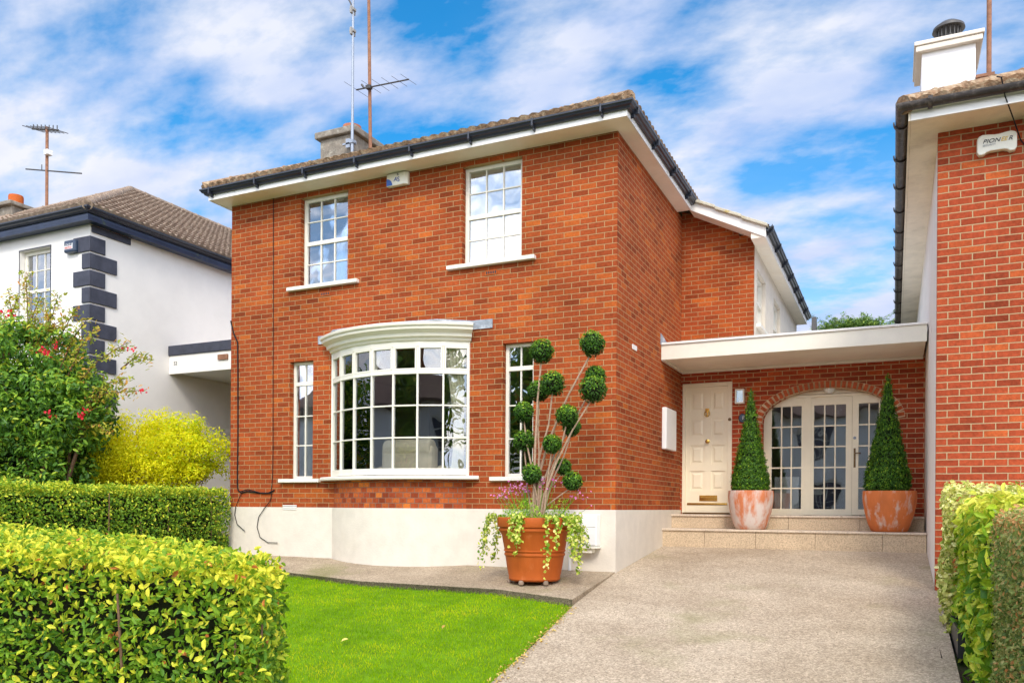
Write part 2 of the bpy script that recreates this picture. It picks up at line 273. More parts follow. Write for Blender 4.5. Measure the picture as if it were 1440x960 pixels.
# ------------------------------------------------------------------ mesh builder
class MB:
    def __init__(s): s.v = []; s.f = []
    def add(s, vs, fs):
        o = len(s.v); s.v += [tuple(v) for v in vs]; s.f += [tuple(i + o for i in f) for f in fs]; return s
    def quad(s, a, b, c, d): return s.add([a, b, c, d], [(0, 1, 2, 3)])
    def box(s, x0, x1, y0, y1, z0, z1):
        return s.add([(x0, y0, z0), (x1, y0, z0), (x1, y1, z0), (x0, y1, z0), (x0, y0, z1), (x1, y0, z1), (x1, y1, z1), (x0, y1, z1)],
                     [(0, 3, 2, 1), (4, 5, 6, 7), (0, 1, 5, 4), (1, 2, 6, 5), (2, 3, 7, 6), (3, 0, 4, 7)])
    def obox(s, c, ax, ay, az, hx, hy, hz):
        c, ax, ay, az = Vector(c), Vector(ax).normalized(), Vector(ay).normalized(), Vector(az).normalized(); vs = []
        for k in (-1, 1):
            for (i, j) in ((-1, -1), (1, -1), (1, 1), (-1, 1)): vs.append(c + ax * hx * i + ay * hy * j + az * hz * k)
        return s.add(vs, [(0, 3, 2, 1), (4, 5, 6, 7), (0, 1, 5, 4), (1, 2, 6, 5), (2, 3, 7, 6), (3, 0, 4, 7)])
    def tube(s, pts, r, seg=8, caps=True):
        pts = [Vector(p) for p in pts]; n = len(pts); rr = r if isinstance(r, (list, tuple)) else [r] * n; vs = []; prev = None
        for i, p in enumerate(pts):
            d = (pts[min(i + 1, n - 1)] - pts[max(i - 1, 0)]).normalized()
            if prev is None:
                a = d.cross(Vector((0, 0, 1)));
                if a.length < 1e-3: a = d.cross(Vector((1, 0, 0)))
                a.normalize()
            else:
                a = prev - d * prev.dot(d); a.normalize()
            prev = a; b = d.cross(a)
            for k in range(seg):
                t = 2 * math.pi * k / seg; vs.append(p + (a * math.cos(t) + b * math.sin(t)) * rr[i])
        fs = [(i * seg + k, i * seg + (k + 1) % seg, (i + 1) * seg + (k + 1) % seg, (i + 1) * seg + k) for i in range(n - 1) for k in range(seg)]
        if caps: fs += [tuple(range(seg))[::-1], tuple(range((n - 1) * seg, n * seg))]
        return s.add(vs, fs)
    def lathe(s, prof, c, seg=32, caps=False):
        vs = []; n = len(prof)
        for r, z in prof:
            for k in range(seg):
                t = 2 * math.pi * k / seg; vs.append((c[0] + r * math.cos(t), c[1] + r * math.sin(t), c[2] + z))
        fs = [(i * seg + k, i * seg + (k + 1) % seg, (i + 1) * seg + (k + 1) % seg, (i + 1) * seg + k) for i in range(n - 1) for k in range(seg)]
        if caps: fs += [tuple(range(seg))[::-1], tuple(range((n - 1) * seg, n * seg))]
        return s.add(vs, fs)
    def sweep(s, path, prof, closed=True, caps=True):
        """path: (x,y,z) points seen from above; prof: (outward, up); outward = right of travel, mitred"""
        P = [Vector(p) for p in path]; n = len(P); rings = []
        for i, p in enumerate(P):
            d0 = (P[i] - P[i - 1]) if i else (P[1] - P[0]); d1 = (P[i + 1] - P[i]) if i < n - 1 else d0
            if i == 0: d0 = d1
            a = Vector((d0.x, d0.y)).normalized(); b = Vector((d1.x, d1.y)).normalized()
            na = Vector((a.y, -a.x)); nb = Vector((b.y, -b.x)); m = (na + nb).normalized(); k = 1 / max(.2, m.dot(na))
            rings.append([(p.x + m.x * k * o, p.y + m.y * k * o, p.z + u) for o, u in prof])
        q = len(prof); vs = [v for r_ in rings for v in r_]
        fs = []
        for i in range(n - 1):
            for k in range(q if closed else q - 1):
                fs.append((i * q + k, (i + 1) * q + k, (i + 1) * q + (k + 1) % q, i * q + (k + 1) % q))
        if closed and caps: fs += [tuple(range(q)), tuple(range((n - 1) * q, n * q))[::-1]]
        return s.add(vs, fs)
    def wall(s, axis, front, back, u0, u1, z0, z1, holes=()):
        """axis 'y': wall plane y=front..back, u is x; axis 'x': plane x, u is y"""
        us = sorted({u0, u1, *[h[0] for h in holes], *[h[1] for h in holes]}); zs = sorted({z0, z1, *[h[2] for h in holes], *[h[3] for h in holes]})
        P = (lambda u, w, z: (u, w, z)) if axis == 'y' else (lambda u, w, z: (w, u, z))
        inh = lambda a, b: any(h[0] < a < h[1] and h[2] < b < h[3] for h in holes)
        for i in range(len(us) - 1):
            for j in range(len(zs) - 1):
                if inh((us[i] + us[i + 1]) / 2, (zs[j] + zs[j + 1]) / 2): continue
                for w in (front, back): s.quad(P(us[i], w, zs[j]), P(us[i + 1], w, zs[j]), P(us[i + 1], w, zs[j + 1]), P(us[i], w, zs[j + 1]))
        for (a, b, c, d) in [(u0, u1, z0, z1), *holes]:
            s.quad(P(a, front, c), P(a, back, c), P(a, back, d), P(a, front, d)); s.quad(P(b, front, c), P(b, back, c), P(b, back, d), P(b, front, d))
            s.quad(P(a, front, c), P(b, front, c), P(b, back, c), P(a, back, c)); s.quad(P(a, front, d), P(b, front, d), P(b, back, d), P(a, back, d))
        return s
    def prism(s, poly, z0, z1):
        n = len(poly); vs = [(*p, z0(*p) if callable(z0) else z0) for p in poly] + [(*p, z1(*p) if callable(z1) else z1) for p in poly]
        return s.add(vs, [tuple(range(n))[::-1], tuple(range(n, 2 * n))] + [(i, (i + 1) % n, n + (i + 1) % n, n + i) for i in range(n)])
    def build(s, name, m, parent=None, smooth=False, bevel=0.0, **kw):
        me = bpy.data.meshes.new(name); off = Vector(parent['_o']) if parent else Vector((0, 0, 0))
        me.from_pydata([(v[0] - off[0], v[1] - off[1], v[2] - off[2]) for v in s.v], [], s.f)
        me.materials.append(MATS[m]); ob = bpy.data.objects.new(name, me); COL.objects.link(ob)
        if smooth:
            for p in me.polygons: p.use_smooth = True
        if parent: ob.parent = parent; ob['_o'] = tuple(off)
        else: ob['_o'] = (0., 0., 0.)
        if bevel:
            b = ob.modifiers.new('b', 'BEVEL'); b.width = bevel; b.segments = 2; b.limit_method = 'ANGLE'
        elif smooth:
            e = ob.modifiers.new('e', 'EDGE_SPLIT'); e.split_angle = R(38)
        tag(ob, **kw); return ob
def tag(o, label=None, cat=None, group=None, kind=None):
    for k, v in (('label', label), ('category', cat), ('group', group), ('kind', kind)):
        if v: o[k] = v
    return o
def thing(name, loc, label, cat, group=None):
    o = bpy.data.objects.new(name, None); o.location = loc; o.empty_display_size = .2; o['_o'] = tuple(float(x) for x in loc); COL.objects.link(o); return tag(o, label, cat, group)
def solo(ob, label, cat, group=None): return tag(ob, label, cat, group)
def text_mesh(name, body, size, m, parent, origin, right=(1, 0, 0), upv=(0, 0, 1), depth=.002, shear=0, xs=1.0, align='CENTER', bold=0.0):
    c = bpy.data.curves.new(name, 'FONT'); c.body = body; c.size = size; c.extrude = depth; c.align_x = align; c.align_y = 'CENTER'; c.shear = shear; c.offset = bold
    o = bpy.data.objects.new(name, c); COL.objects.link(o); bpy.context.view_layer.update()
    me = bpy.data.meshes.new_from_object(o.evaluated_get(bpy.context.evaluated_depsgraph_get())); bpy.data.objects.remove(o)
    r_, u_ = Vector(right).normalized(), Vector(upv).normalized(); n_ = r_.cross(u_)
    A = Matrix((r_ * xs, u_, n_)).transposed().to_4x4(); off = Vector(parent['_o'])
    me.transform(Matrix.Translation(Vector(origin) - off) @ A); me.materials.clear(); me.materials.append(MATS[m])
    ob = bpy.data.objects.new(name, me); COL.objects.link(ob); ob.parent = parent; ob['_o'] = parent['_o']; return ob

# ---- leaves
def leaves(name, pos, nrm, size, m, parent=None, aspect=.55, fold=.25, jitter=.7, rnd=None, droop=0.0, up_bias=0.0, dirs=None, simple=False, **kw):
    pos = np.asarray(pos, float); n = len(pos); nrm = np.asarray(nrm, float) + RNG.normal(0, jitter, (n, 3)); nrm[:, 2] += up_bias
    nrm /= np.linalg.norm(nrm, axis=1)[:, None] + 1e-9
    t = RNG.normal(0, 1, (n, 3)) if dirs is None else np.asarray(dirs, float) + RNG.normal(0, .35, (n, 3))
    t[:, 2] -= droop
    t -= nrm * (t * nrm).sum(1)[:, None]; t /= np.linalg.norm(t, axis=1)[:, None] + 1e-9; s_ = np.cross(nrm, t)
    L_ = (size * RNG.uniform(.65, 1.25, n))[:, None]; Wd = L_ * aspect * RNG.uniform(.8, 1.15, n)[:, None] / 2
    off = np.zeros(3) if parent is None else np.array(parent['_o']); p = pos - off
    b = p - t * L_ / 2; e = p + t * L_ / 2; lift = nrm * Wd * fold * 2
    if simple:
        V = np.stack([b, p + s_ * Wd + lift, e, p - s_ * Wd + lift], 1).reshape(-1, 3); k = 4
        F = (np.arange(n)[:, None, None] * 4 + np.array([[0, 1, 2], [0, 2, 3]])[None]).reshape(-1, 3); per = 2; fl = 3
    else:
        q1 = p - t * L_ * .2; q2 = p + t * L_ * .18; curl = -nrm * L_ * .08
        V = np.stack([b, q1 + s_ * Wd * .85 + lift * .8, q2 + s_ * Wd * .8 + lift * .7, e + curl, q2 - s_ * Wd * .8 + lift * .7, q1 - s_ * Wd * .85 + lift * .8], 1).reshape(-1, 3)
        F = (np.arange(n)[:, None, None] * 6 + np.array([[0, 1, 2, 3], [0, 3, 4, 5]])[None]).reshape(-1, 4); per = 2; fl = 4
    me = bpy.data.meshes.new(name); me.vertices.add(len(V)); me.vertices.foreach_set('co', V.ravel())
    me.loops.add(F.size); me.loops.foreach_set('vertex_index', F.ravel().astype(np.int32))
    me.polygons.add(len(F)); me.polygons.foreach_set('loop_start', (np.arange(len(F)) * fl).astype(np.int32)); me.polygons.foreach_set('loop_total', np.full(len(F), fl, np.int32))
    me.update(); me.validate()
    r_ = RNG.random(n) if rnd is None else np.clip(rnd, 0, 1)
    at = me.attributes.new('rnd', 'FLOAT', 'FACE'); at.data.foreach_set('value', np.repeat(r_, per).astype(np.float32))
    me.materials.append(MATS[m]); ob = bpy.data.objects.new(name, me); COL.objects.link(ob)
    if parent: ob.parent = parent
    ob['_o'] = tuple(off.tolist()); tag(ob, **kw); return ob
def lump(p, s=1.0, seed=0.0):
    p = np.asarray(p) * s + seed
    return (np.sin(p[:, 0] * 1.7 + np.sin(p[:, 1] * 2.3)) + np.sin(p[:, 1] * 2.1 + p[:, 2] * 1.3 + 1) + np.sin(p[:, 2] * 2.7 + np.sin(p[:, 0] * 1.9) + 2)) / 3

def gz(y): return -0.556 - 0.11 * (12.43 - min(12.43, max(3.0, y)))

# ================================================================== SETTING
b = MB(); ys = [-300, -60, -12, 3.0, 12.43, 20, 60, 300]
for i in range(len(ys) - 1):
    b.quad((-300, ys[i], gz(ys[i]) - .06), (300, ys[i], gz(ys[i]) - .06), (300, ys[i + 1], gz(ys[i + 1]) - .06), (-300, ys[i + 1], gz(ys[i + 1]) - .06))
b.build('ground', 'earth', kind='structure')
MB().box(-60, 60, -1.2, 1.4, gz(0) - .05, gz(0) - .004).build('pavement', 'pavement', kind='structure')
MB().box(-60, 60, -8.5, -1.2, gz(0) - .16, gz(0) - .054).build('road', 'asphalt', kind='structure')
# driveway polygon with finer rows so the lawn side wanders a little
b = MB(); rows = [1.4, 2.2, 3.0, 4.2, 5.56, 6.8, 8.30, 10.11]; left = [-2.35, -2.38, -2.42, -2.60, -2.77, -2.905, -3.12, -3.256]
for i in range(len(rows) - 1):
    b.quad((left[i], rows[i], gz(rows[i])), (.44, rows[i], gz(rows[i])), (.44, rows[i + 1], gz(rows[i + 1])), (left[i + 1], rows[i + 1], gz(rows[i + 1])))
b.quad((-3.256, 10.11, gz(10.11)), (.41, 10.11, gz(10.11)), (.41, 12.5, gz(12.5)), (-3.256, 12.5, gz(12.5)))
b.build('driveway', 'concrete_drive', kind='structure')
b = MB()
for y0, y1 in ((1.4, 4.6), (4.612, 7.2), (7.212, 9.86)):
    b.add([(.352, y0, gz(y0) + .004), (.438, y0, gz(y0) + .004), (.438, y1, gz(y1) + .004), (.27, y1, gz(y1) + .004)], [(0, 1, 2, 3)])
b.build('driveway_edging', 'concrete_drive', kind='structure')
b = MB(); b.add([(.342, 1.4, gz(1.4) + .003), (.352, 1.4, gz(1.4) + .003), (.352, 3, gz(3) + .003), (.342, 3, gz(3) + .003)], [(0, 1, 2, 3)]); b.add([(.342, 3, gz(3) + .003), (.352, 3, gz(3) + .003), (.352, 9.8, gz(9.8) + .003), (.342, 9.8, gz(9.8) + .003)], [(0, 1, 2, 3)])
b.build('driveway_joint', 'soil', kind='structure')
n = 900; px = RNG.uniform(-2.9, .42, n); py = RNG.uniform(4.0, 12.2, n); kk = px > np.interp(py, rows, left) + .03; px, py = px[kk], py[kk]
leaves('grit', np.stack([px, py, np.array([gz(y) for y in py]) + .006], 1), np.array([[0, 0, 1.]] * len(px)), .014, 'litter_dark', jitter=.3, aspect=.8, simple=True, kind='stuff', label='scattered grit and leaf bits over the driveway concrete', cat='grit')
# lawn
lr = lambda y: float(np.interp(y, rows, left)) - .02
b = MB(); yy = [1.5, 3, 4.5, 6, 7.5, 9.3]
for i in range(len(yy) - 1):
    b.quad((-9.7, yy[i], gz(yy[i]) - .02), (lr(yy[i]), yy[i], gz(yy[i]) - .02), (lr(yy[i + 1]), yy[i + 1], gz(yy[i + 1]) - .02), (-9.7, yy[i + 1], gz(yy[i + 1]) - .02))
b.build('lawn', 'lawn_base', kind='structure')
# slab path round the house
zs = lambda x, y: -.80 - .083 * (10.11 - y) + (.045 if x < -9 else 0)
fe = [(-3.12, 8.22), (-4.19, 8.56), (-6.14, 8.60), (-7.82, 9.0), (-9.8, 9.3)]
poly = [(-9.8, 10.2)] + [(-3.256, 10.2)] + fe
b = MB(); b.prism(poly[::-1], lambda x, y: zs(x, y) - .22, zs); sl_ob = b.build('path', 'concrete_slab', kind='structure')
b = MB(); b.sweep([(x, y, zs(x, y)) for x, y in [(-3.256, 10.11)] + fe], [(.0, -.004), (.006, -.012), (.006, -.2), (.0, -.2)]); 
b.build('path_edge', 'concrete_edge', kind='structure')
# grass
n = 95000
gx = RNG.uniform(-9.3, -2.5, n * 2); gy = RNG.uniform(3.2, 9.0, n * 2)
fy = np.interp(gx, [-9.8, -7.82, -6.14, -4.19, -3.12], [9.3, 9.0, 8.60, 8.56, 8.22])
k = (gx < np.interp(gy, rows, left) - .005 + RNG.normal(0, .03, n * 2)) & (gy < fy - .01)
gx, gy = gx[k][:n], gy[k][:n]; gzv = np.array([gz(y) for y in gy]) - .01
ln = RNG.uniform(.018, .042, len(gx)); patch = .5 + .5 * lump(np.stack([gx, gy, gx * 0], 1), 1.6) * .8 + .30 * lump(np.stack([gx, gy, gx * 0], 1), 4.1, 3) + .2 * lump(np.stack([gx, gy, gx * 0], 1), 11.0, 8)
leaves('grass', np.stack([gx, gy, gzv + ln * .42], 1), RNG.normal(0, 1, (len(gx), 3)) * [1, 1, .1], .034, 'grass', aspect=.16, fold=.1, jitter=.2,
       rnd=np.clip(patch * .6 + RNG.normal(.18, .17, len(gx)), 0, 1), dirs=np.array([[0, 0, 1.0]] * len(gx)), simple=True, kind='stuff', label='short bright green mown grass in front of the house', cat='grass')
n = 500; t = RNG.uniform(0, 1, n); py = 3.2 + t * 4.9; px = np.interp(py, rows, left) + RNG.normal(.01, .035, n)
leaves('leaf_litter', np.stack([px, py, np.array([gz(y) for y in py]) + .01], 1), np.array([[0, 0, 1.]] * n), .03, 'litter', jitter=.3, kind='stuff', label='small fallen leaves along the edge between lawn and driveway', cat='leaf litter')
for (lx, ly) in ((-3.95, 6.9), (-4.6, 6.2)):
    o = leaves('fallen_leaf', [[lx, ly, gz(ly) + .03]], [[0, -.3, 1]], .07, 'litter', jitter=.1, rnd=np.array([.1 if lx > -4.2 else .95]))
    tag(o, 'brown fallen leaf lying in the middle of the lawn' if lx > -4.2 else 'yellow fallen leaf lying on the lawn nearer the camera', 'leaf')

# ================================================================== MAIN HOUSE
D = 10.11; XL, XR = -9.8, -3.256; YB = 13.64; EXT = -2.08; XP = .41
house = thing('brick_house', (-6.5, D, -.8), 'two storey red brick house with curved bay window and cream porch canopy', 'house')
UW = [(-8.39, -7.497), (-5.53, -4.61)]; GW = [(-8.58, -8.13), (-4.88, -4.42)]
BX0, BX1, SAG = -7.76, -5.40, .42
holes = [(a, b_, 3.42, 4.80) for a, b_ in UW] + [(a, b_, .44, 2.27) for a, b_ in GW] + [(BX0, BX1, .45, 2.34)]
b = MB(); b.wall('y', D, D + .22, XL, XR, 0, 4.90, holes)
b.wall('x', XR, XR - .22, D + .22, YB, 0, 4.90); b.wall('x', XL, XL + .22, D + .22, 20, 0, 4.9)
b.build('wall', 'brick', house)
b = MB(); b.add([(XR, YB, 2.5), (EXT - .24, YB, 2.5), (EXT - .24, YB, 4.64), (XR, YB, 5.0), (XR, YB + .25, 2.5), (EXT - .24, YB + .25, 2.5), (EXT - .24, YB + .25, 4.64), (XR, YB + .25, 5.0)], [(0, 1, 2, 3), (7, 6, 5, 4), (0, 4, 5, 1), (1, 5, 6, 2), (2, 6, 7, 3), (3, 7, 4, 0)]); b.build('extension_wall', 'brick', house)
# side extension wall (rendered) with window openings
b = MB(); b.wall('x', EXT + .004, EXT - .2, 13.70, 20, 2.4, 4.40, [(13.95, 14.95, 3.08, 4.0), (16.0, 17.0, 3.08, 4.0)]); b.build('rendered_wall', 'render_cream', house)
b = MB(); b.box(EXT - .24, EXT, YB, 13.70, 2.4, 4.47); b.build('corner_brickwork', 'brick', house)
# arc helpers for bay
def arc(x0, x1, sag, n, y=D, ext=0.0):
    c = x1 - x0; Rr = (c * c / 4 + sag * sag) / (2 * sag); cx = (x0 + x1) / 2; cy = y - sag + Rr; a = math.asin(c / 2 / Rr)
    return [(cx + Rr * math.sin(-a + 2 * a * k / n), cy - Rr * math.cos(-a + 2 * a * k / n)) for k in range(n + 1)]
# plinth
b = MB(); zb = -1.15
b.wall('y', D - .012, D + .2, XL - .012, XR + .012, zb, 0.0); b.wall('x', XR + .012, XR - .2, D + .2, YB, zb, 0.0); b.wall('x', XL - .012, XL + .2, D + .2, 20, zb, 0)
ap = arc(BX0 + .02, BX1 - .02, SAG - .06, 14)
b.sweep([(x, y, zb) for x, y in ap], [(.012, 0), (.012, -zb), (-.2, -zb), (-.2, 0)])
b.build('plinth', 'render_cream', house)
b = MB(); b.sweep([(x, y, 0.0) for x, y in arc(BX0 + .04, BX1 - .04, SAG - .06, 14)], [(0, 0), (0, .40), (-.2, .40), (-.2, 0)]); b.build('bay_brickwork', 'brick_bay', house)

# ---- windows in y planes
def window(name, x0, x1, z0, z1, y, cols, rows, transoms=(), par=None, m='frame_cream', glass='glass', fr=.055, bar=.018, sill=True, depth=.06):
    b = MB(); b.box(x0, x0 + fr, y, y + depth, z0, z1); b.box(x1 - fr, x1, y, y + depth, z0, z1); b.box(x0 + fr, x1 - fr, y, y + depth, z0, z0 + fr); b.box(x0 + fr, x1 - fr, y, y + depth, z1 - fr, z1)
    zz = [z0 + fr] + [c for c in rows] + [z1 - fr]
    for z in rows:
        h = .030 if z in transoms else bar / 2
        if z in transoms: b.box(x0 + fr, x1 - fr, y + .002, y + depth, z - h, z + h)
        else: b.box(x0 + fr, x1 - fr, y + .014, y + .045, z - h, z + h)
    for i in range(1, cols):
        x = x0 + fr + (x1 - x0 - 2 * fr) * i / cols; b.box(x - bar / 2, x + bar / 2, y + .010, y + .049, z0 + fr, z1 - fr)
    w = b.build(name, m, par, bevel=.003)
    MB().box(x0 + fr * .5, x1 - fr * .5, y + .028, y + .032, z0 + fr * .5, z1 - fr * .5).build('glass', glass, w)
    if sill:
        s = MB(); s.box(x0 - .22 if sill is True else x0 - sill, x1 + .22 if sill is True else x1 + sill, D - .075, D + .12, z0 - .055, z0 - .002); s.build('sill', 'sill_white', w, bevel=.006)
    return w
for (a, c) in UW:
    H = 1.36; z0 = 3.42; mid = z0 + H * .50
    window('window', a + .004, c - .004, z0, 4.80, D + .085, 3, [z0 + H * .265, mid, z0 + H * .75], (mid,), house, glass='glass_up')
for i, (a, c) in enumerate(GW):
    window('window', a + .004, c - .004, .44, 2.27, D + .085, 2, [.44 + .055 + .47, .44 + .055 + .93, 1.93], (1.93,), house, sill=.17, glass='glass', fr=.045)

# ---- bay window
bw = MB(); A = arc(BX0, BX1, SAG, 7)
rail = lambda z0, z1, o0, o1: [(o0, z0), (o0, z1), (o1, z1), (o1, z0)]
P0 = [(x, y, 0) for x, y in A]
for z0, z1, o0, o1 in ((.47, .56, .012, -.06), (1.88, 1.935, .008, -.055), (2.26, 2.36, .010, -.06)): bw.sweep(P0, rail(z0, z1, o0, o1))
for z in (.99, 1.44): bw.sweep(P0, rail(z - .010, z + .010, -.004, -.045))
for i, (x, y) in enumerate(A):
    j = min(i + 1, 7); k = max(i - 1, 0); d = Vector((A[j][0] - A[k][0], A[j][1] - A[k][1], 0)).normalized(); nn = Vector((d.y, -d.x, 0))
    w = .030 if i in (0, 7) else .0125
    bw.obox((x - nn.x * .024, y - nn.y * .024, 1.41), d, nn, (0, 0, 1), w, .028, .92)
for i in range(7):      # fanlight casements
    p, q = Vector((*A[i], 0)), Vector((*A[i + 1], 0)); d = (q - p).normalized(); nn = Vector((d.y, -d.x, 0)); Lh = (q - p).length
    for t in (.026, Lh - .026): bw.obox(p + d * t + nn * -.012 + Vector((0, 0, 2.098)), d, nn, (0, 0, 1), .0115, .022, .155)
    for z in (1.948, 2.249): bw.obox(p + d * Lh / 2 + nn * -.012 + Vector((0, 0, z)), d, nn, (0, 0, 1), Lh / 2 - .015, .0215, .011)
bay = bw.build('bay_window', 'frame_cream', house, bevel=.003)
MB().sweep([(x, y, 0) for x, y in A], [(-.026, .5), (-.026, 2.3), (-.030, 2.3), (-.030, .5)]).build('glass', 'glass_bay', bay)
Ac = arc(BX0 - .02, BX1 + .02, SAG + .005, 28)
cor = [(-.25, 2.33), (.0, 2.33), (.025, 2.345), (.035, 2.375), (.075, 2.39), (.085, 2.43), (.12, 2.455), (.155, 2.475), (.16, 2.51), (.185, 2.525), (.19, 2.555), (.17, 2.57), (-.25, 2.585)]
MB().sweep([(x, y, 0) for x, y in Ac], cor).build('cornice', 'frame_cream', bay, smooth=True)
MB().sweep([(x, y, 0) for x, y in arc(BX0 - .15, BX1 + .15, SAG + .01, 20)], [(-.30, .405), (.05, .405), (.06, .415), (.06, .448), (.05, .458), (-.30, .472)]).build('sill', 'sill_white', bay, smooth=True)
b = MB(); b.box(BX0 - .27, BX1 + .36, D - .016, D - .004, 2.50, 2.625); b.prism([(BX0 - .1, D - .01), (BX0 + .3, D - .4), (-6.6, D - .52), (BX1 - .3, D - .4), (BX1 + .1, D - .01)], 2.58, lambda x, y: 2.594 + .05 * (y - D + .5)); b.build('lead_flashing', 'lead', bay)
# reveals filled at bay jambs
for x in (BX0 - .005, BX1 - .03): MB().box(x, x + .035, D - .02, D + .1, .45, 2.34).build('jamb', 'frame_cream', bay)

# ---- eaves: soffit, fascia, gutter; path goes left side -> front -> right side (outward right of travel is outside when going +X along front)
OV = .30; OVF = .335; ze = 4.885
ep = [(XL - OV + .17, 19.5, ze), (XL - OV + .17, D - OVF, ze), (XR + OV - .09, D - OVF, ze), (XR + OV - .09, YB - .35, ze)]
b = MB(); b.sweep(ep, [(0, 0), (0, .02), (-.55, .02), (-.55, 0)]); b.build('soffit', 'soffit_cream', house)
b = MB(); b.sweep(ep, [(.002, -.004), (.022, -.004), (.022, .15), (.002, .15)]); b.build('fascia', 'fascia_white', house)
og = [(.024, .155), (.024, .075), (.045, .068), (.062, .072), (.075, .095), (.098, .105), (.108, .125), (.122, .135), (.122, .158), (.114, .160), (.112, .142), (.05, .082), (.034, .085), (.034, .155)]
b = MB(); b.sweep(ep, og); gut = b.build('gutter', 'gutter_black', house)
def bracket(p, n, par, mat='gutter_black', k=1.0):
    n = Vector(n).normalized(); t = Vector((-n.y, n.x, 0)); q = MB()
    q.obox(Vector(p) + n * .078 * k + Vector((0, 0, .112)), t, n, (0, 0, 1), .014, .054 * k, .054 * k); q.obox(Vector(p) + n * .05 + Vector((0, 0, .045)), t, n, (0, 0, 1), .012, .03, .022)
    return q.build('bracket', mat, par, bevel=.008)
for i in range(8): bracket((-9.85 + i * .93, D - OVF, ze), (0, -1, 0), gut)
for i in range(4): bracket((XR + OV - .09, D - .2 + i * .98, ze), (1, 0, 0), gut)
# ---- roof surfaces made of courses of wavy concrete tiles
def roof_face(mb, o, ud, sd_, nd, bounds, vmax, exp=.33, wave=.15, amp=.028, du=.05, step=.05):
    o, ud, sd_, nd = Vector(o), Vector(ud).normalized(), Vector(sd_).normalized(), Vector(nd).normalized(); v = 0.0; row = 0
    while v < vmax - 1e-3:
        v1 = min(v + exp, vmax); (a0, b0), (a1, b1) = bounds(v), bounds(v1); n = max(2, int((b0 - a0) / du))
        vs = []; 
        for (vv, aa, bb, lift) in ((v, a0, b0, 0.0), (v, a0, b0, step), (v1, a1, b1, .003)):
            for i in range(n + 1):
                u = a0 + (b0 - a0) * i / n; u_c = min(max(u, aa), bb); w = amp * abs(math.sin(math.pi * u / wave + row * 0)) if lift else 0
                vs.append(o + ud * u_c + sd_ * vv + nd * (lift + w))
        fs = [(r_ * (n + 1) + i, r_ * (n + 1) + i + 1, (r_ + 1) * (n + 1) + i + 1, (r_ + 1) * (n + 1) + i) for r_ in range(2) for i in range(n)]
        mb.add(vs, fs); v = v1; row += 1
def hip_roof(x0, x1, y0, y1, z, tan, par, m, mr, front_fine=True, side='both', rear_hip=False):
    """ridge along y; hip at y0; x0..x1 eaves"""
    hw = (x1 - x0) / 2; h = hw * tan; cs = 1 / math.sqrt(1 + tan * tan); sn = tan * cs; sl = hw / cs; xm = (x0 + x1) / 2; mb = MB()
    roof_face(mb, (x0, y0, z), (1, 0, 0), (0, cs, sn), (0, -sn, cs), lambda v: (v * cs, 2 * hw - v * cs), sl)
    Ly = y1 - y0
    roof_face(mb, (x1, y0, z), (0, 1, 0), (-cs, 0, sn), (sn, 0, cs), lambda v: (v * cs, Ly), sl)
    roof_face(mb, (x0, y0, z), (0, 1, 0), (cs, 0, sn), (-sn, 0, cs), lambda v: (v * cs, Ly), sl)
    r_ = mb.build('roof', m, par)
    q = MB()
    def cap(a, c, r=.095):
        a, c = Vector(a), Vector(c); n = max(2, int((c - a).length / .42)); pts = []; rr = []
        for i in range(n):
            for t, k in (((-.02, .3), (0.0, 1.0), (.10, .96), (.97, .94)) if i == 0 else ((0.0, 1.08), (.06, 1.06), (.10, .96), (.97, .94))):
                pts.append(a + (c - a) * (i + t) / n); rr.append(r * k)
        q.tube(pts, rr, 10)
    cap((x0 + .02, y0 + .02, z + .02), (xm, y0 + hw, z + h + .01)); cap((x1 - .02, y0 + .02, z + .02), (xm, y0 + hw, z + h + .01)); cap((xm, y0 + hw, z + h), (xm, y1, z + h))
    q.build('ridge_tiles', mr, r_, smooth=True); return r_, h
zr = ze + .175
roof, rh = hip_roof(XL - OV + .06, XR + OV - .02, D - OVF - .07, 20, zr, .50, house, 'tile_moss', 'tile_moss')
# catslide continuing the right slope down over the extension
b = MB(); cs = 1 / math.sqrt(1.25); sn = .5 * cs; xe = -1.84; dz = (XR + OV - .02 - xe) * .5
roof_face(b, (xe, YB - .36, zr + dz - .06), (0, 1, 0), (-cs, 0, sn), (sn, 0, cs), lambda v: (0, 6.6), 1.2 / cs); b.build('catslide_roof', 'tile_moss', roof)
vz = zr + dz - .06
def vb(x0, z0, x1, z1, y0, y1, t): return [(x0, y0, z0), (x1, y0, z1), (x1, y1, z1), (x0, y1, z0), (x0, y0, z0 + t), (x1, y0, z1 + t), (x1, y1, z1 + t), (x0, y1, z0 + t)]
BF = [(0, 3, 2, 1), (4, 5, 6, 7), (0, 1, 5, 4), (1, 2, 6, 5), (2, 3, 7, 6), (3, 0, 4, 7)]
b = MB(); b.add(vb(XR + OV - .09, ze, xe - .03, ze - (xe - XR - OV + .06) * .5, YB - .36, YB - .335, .17), BF); b.build('bargeboard', 'fascia_white', house)
b = MB(); b.add(vb(XR + OV - .10, ze + .003, xe - .03, ze + .003 - (xe - XR - OV + .07) * .5, YB - .334, YB + .06, .02), BF); b.build('verge_soffit', 'soffit_cream', house)
b = MB(); x = XR + OV - .10; 
while x < xe - .05:
    x1_ = min(x + .42, xe + .02); z_ = zr - (x - (XR + OV - .02)) * .5 - .02; z1_ = z_ - (x1_ - x) * .5
    b.add(vb(x, z_ - .045, x1_, z1_ - .025, YB - .42, YB - .05, .05), BF); x = x1_
b.build('verge_tiles', 'stone_verge', roof, bevel=.008)
ez = ze - (xe - XR - OV + .06) * .5
ep2 = [(xe - .03, YB - .36, ez), (xe - .03, 20, ez)]
epr = [(xe - .03, YB - .36, ez), (xe - .03, 20, ez)]
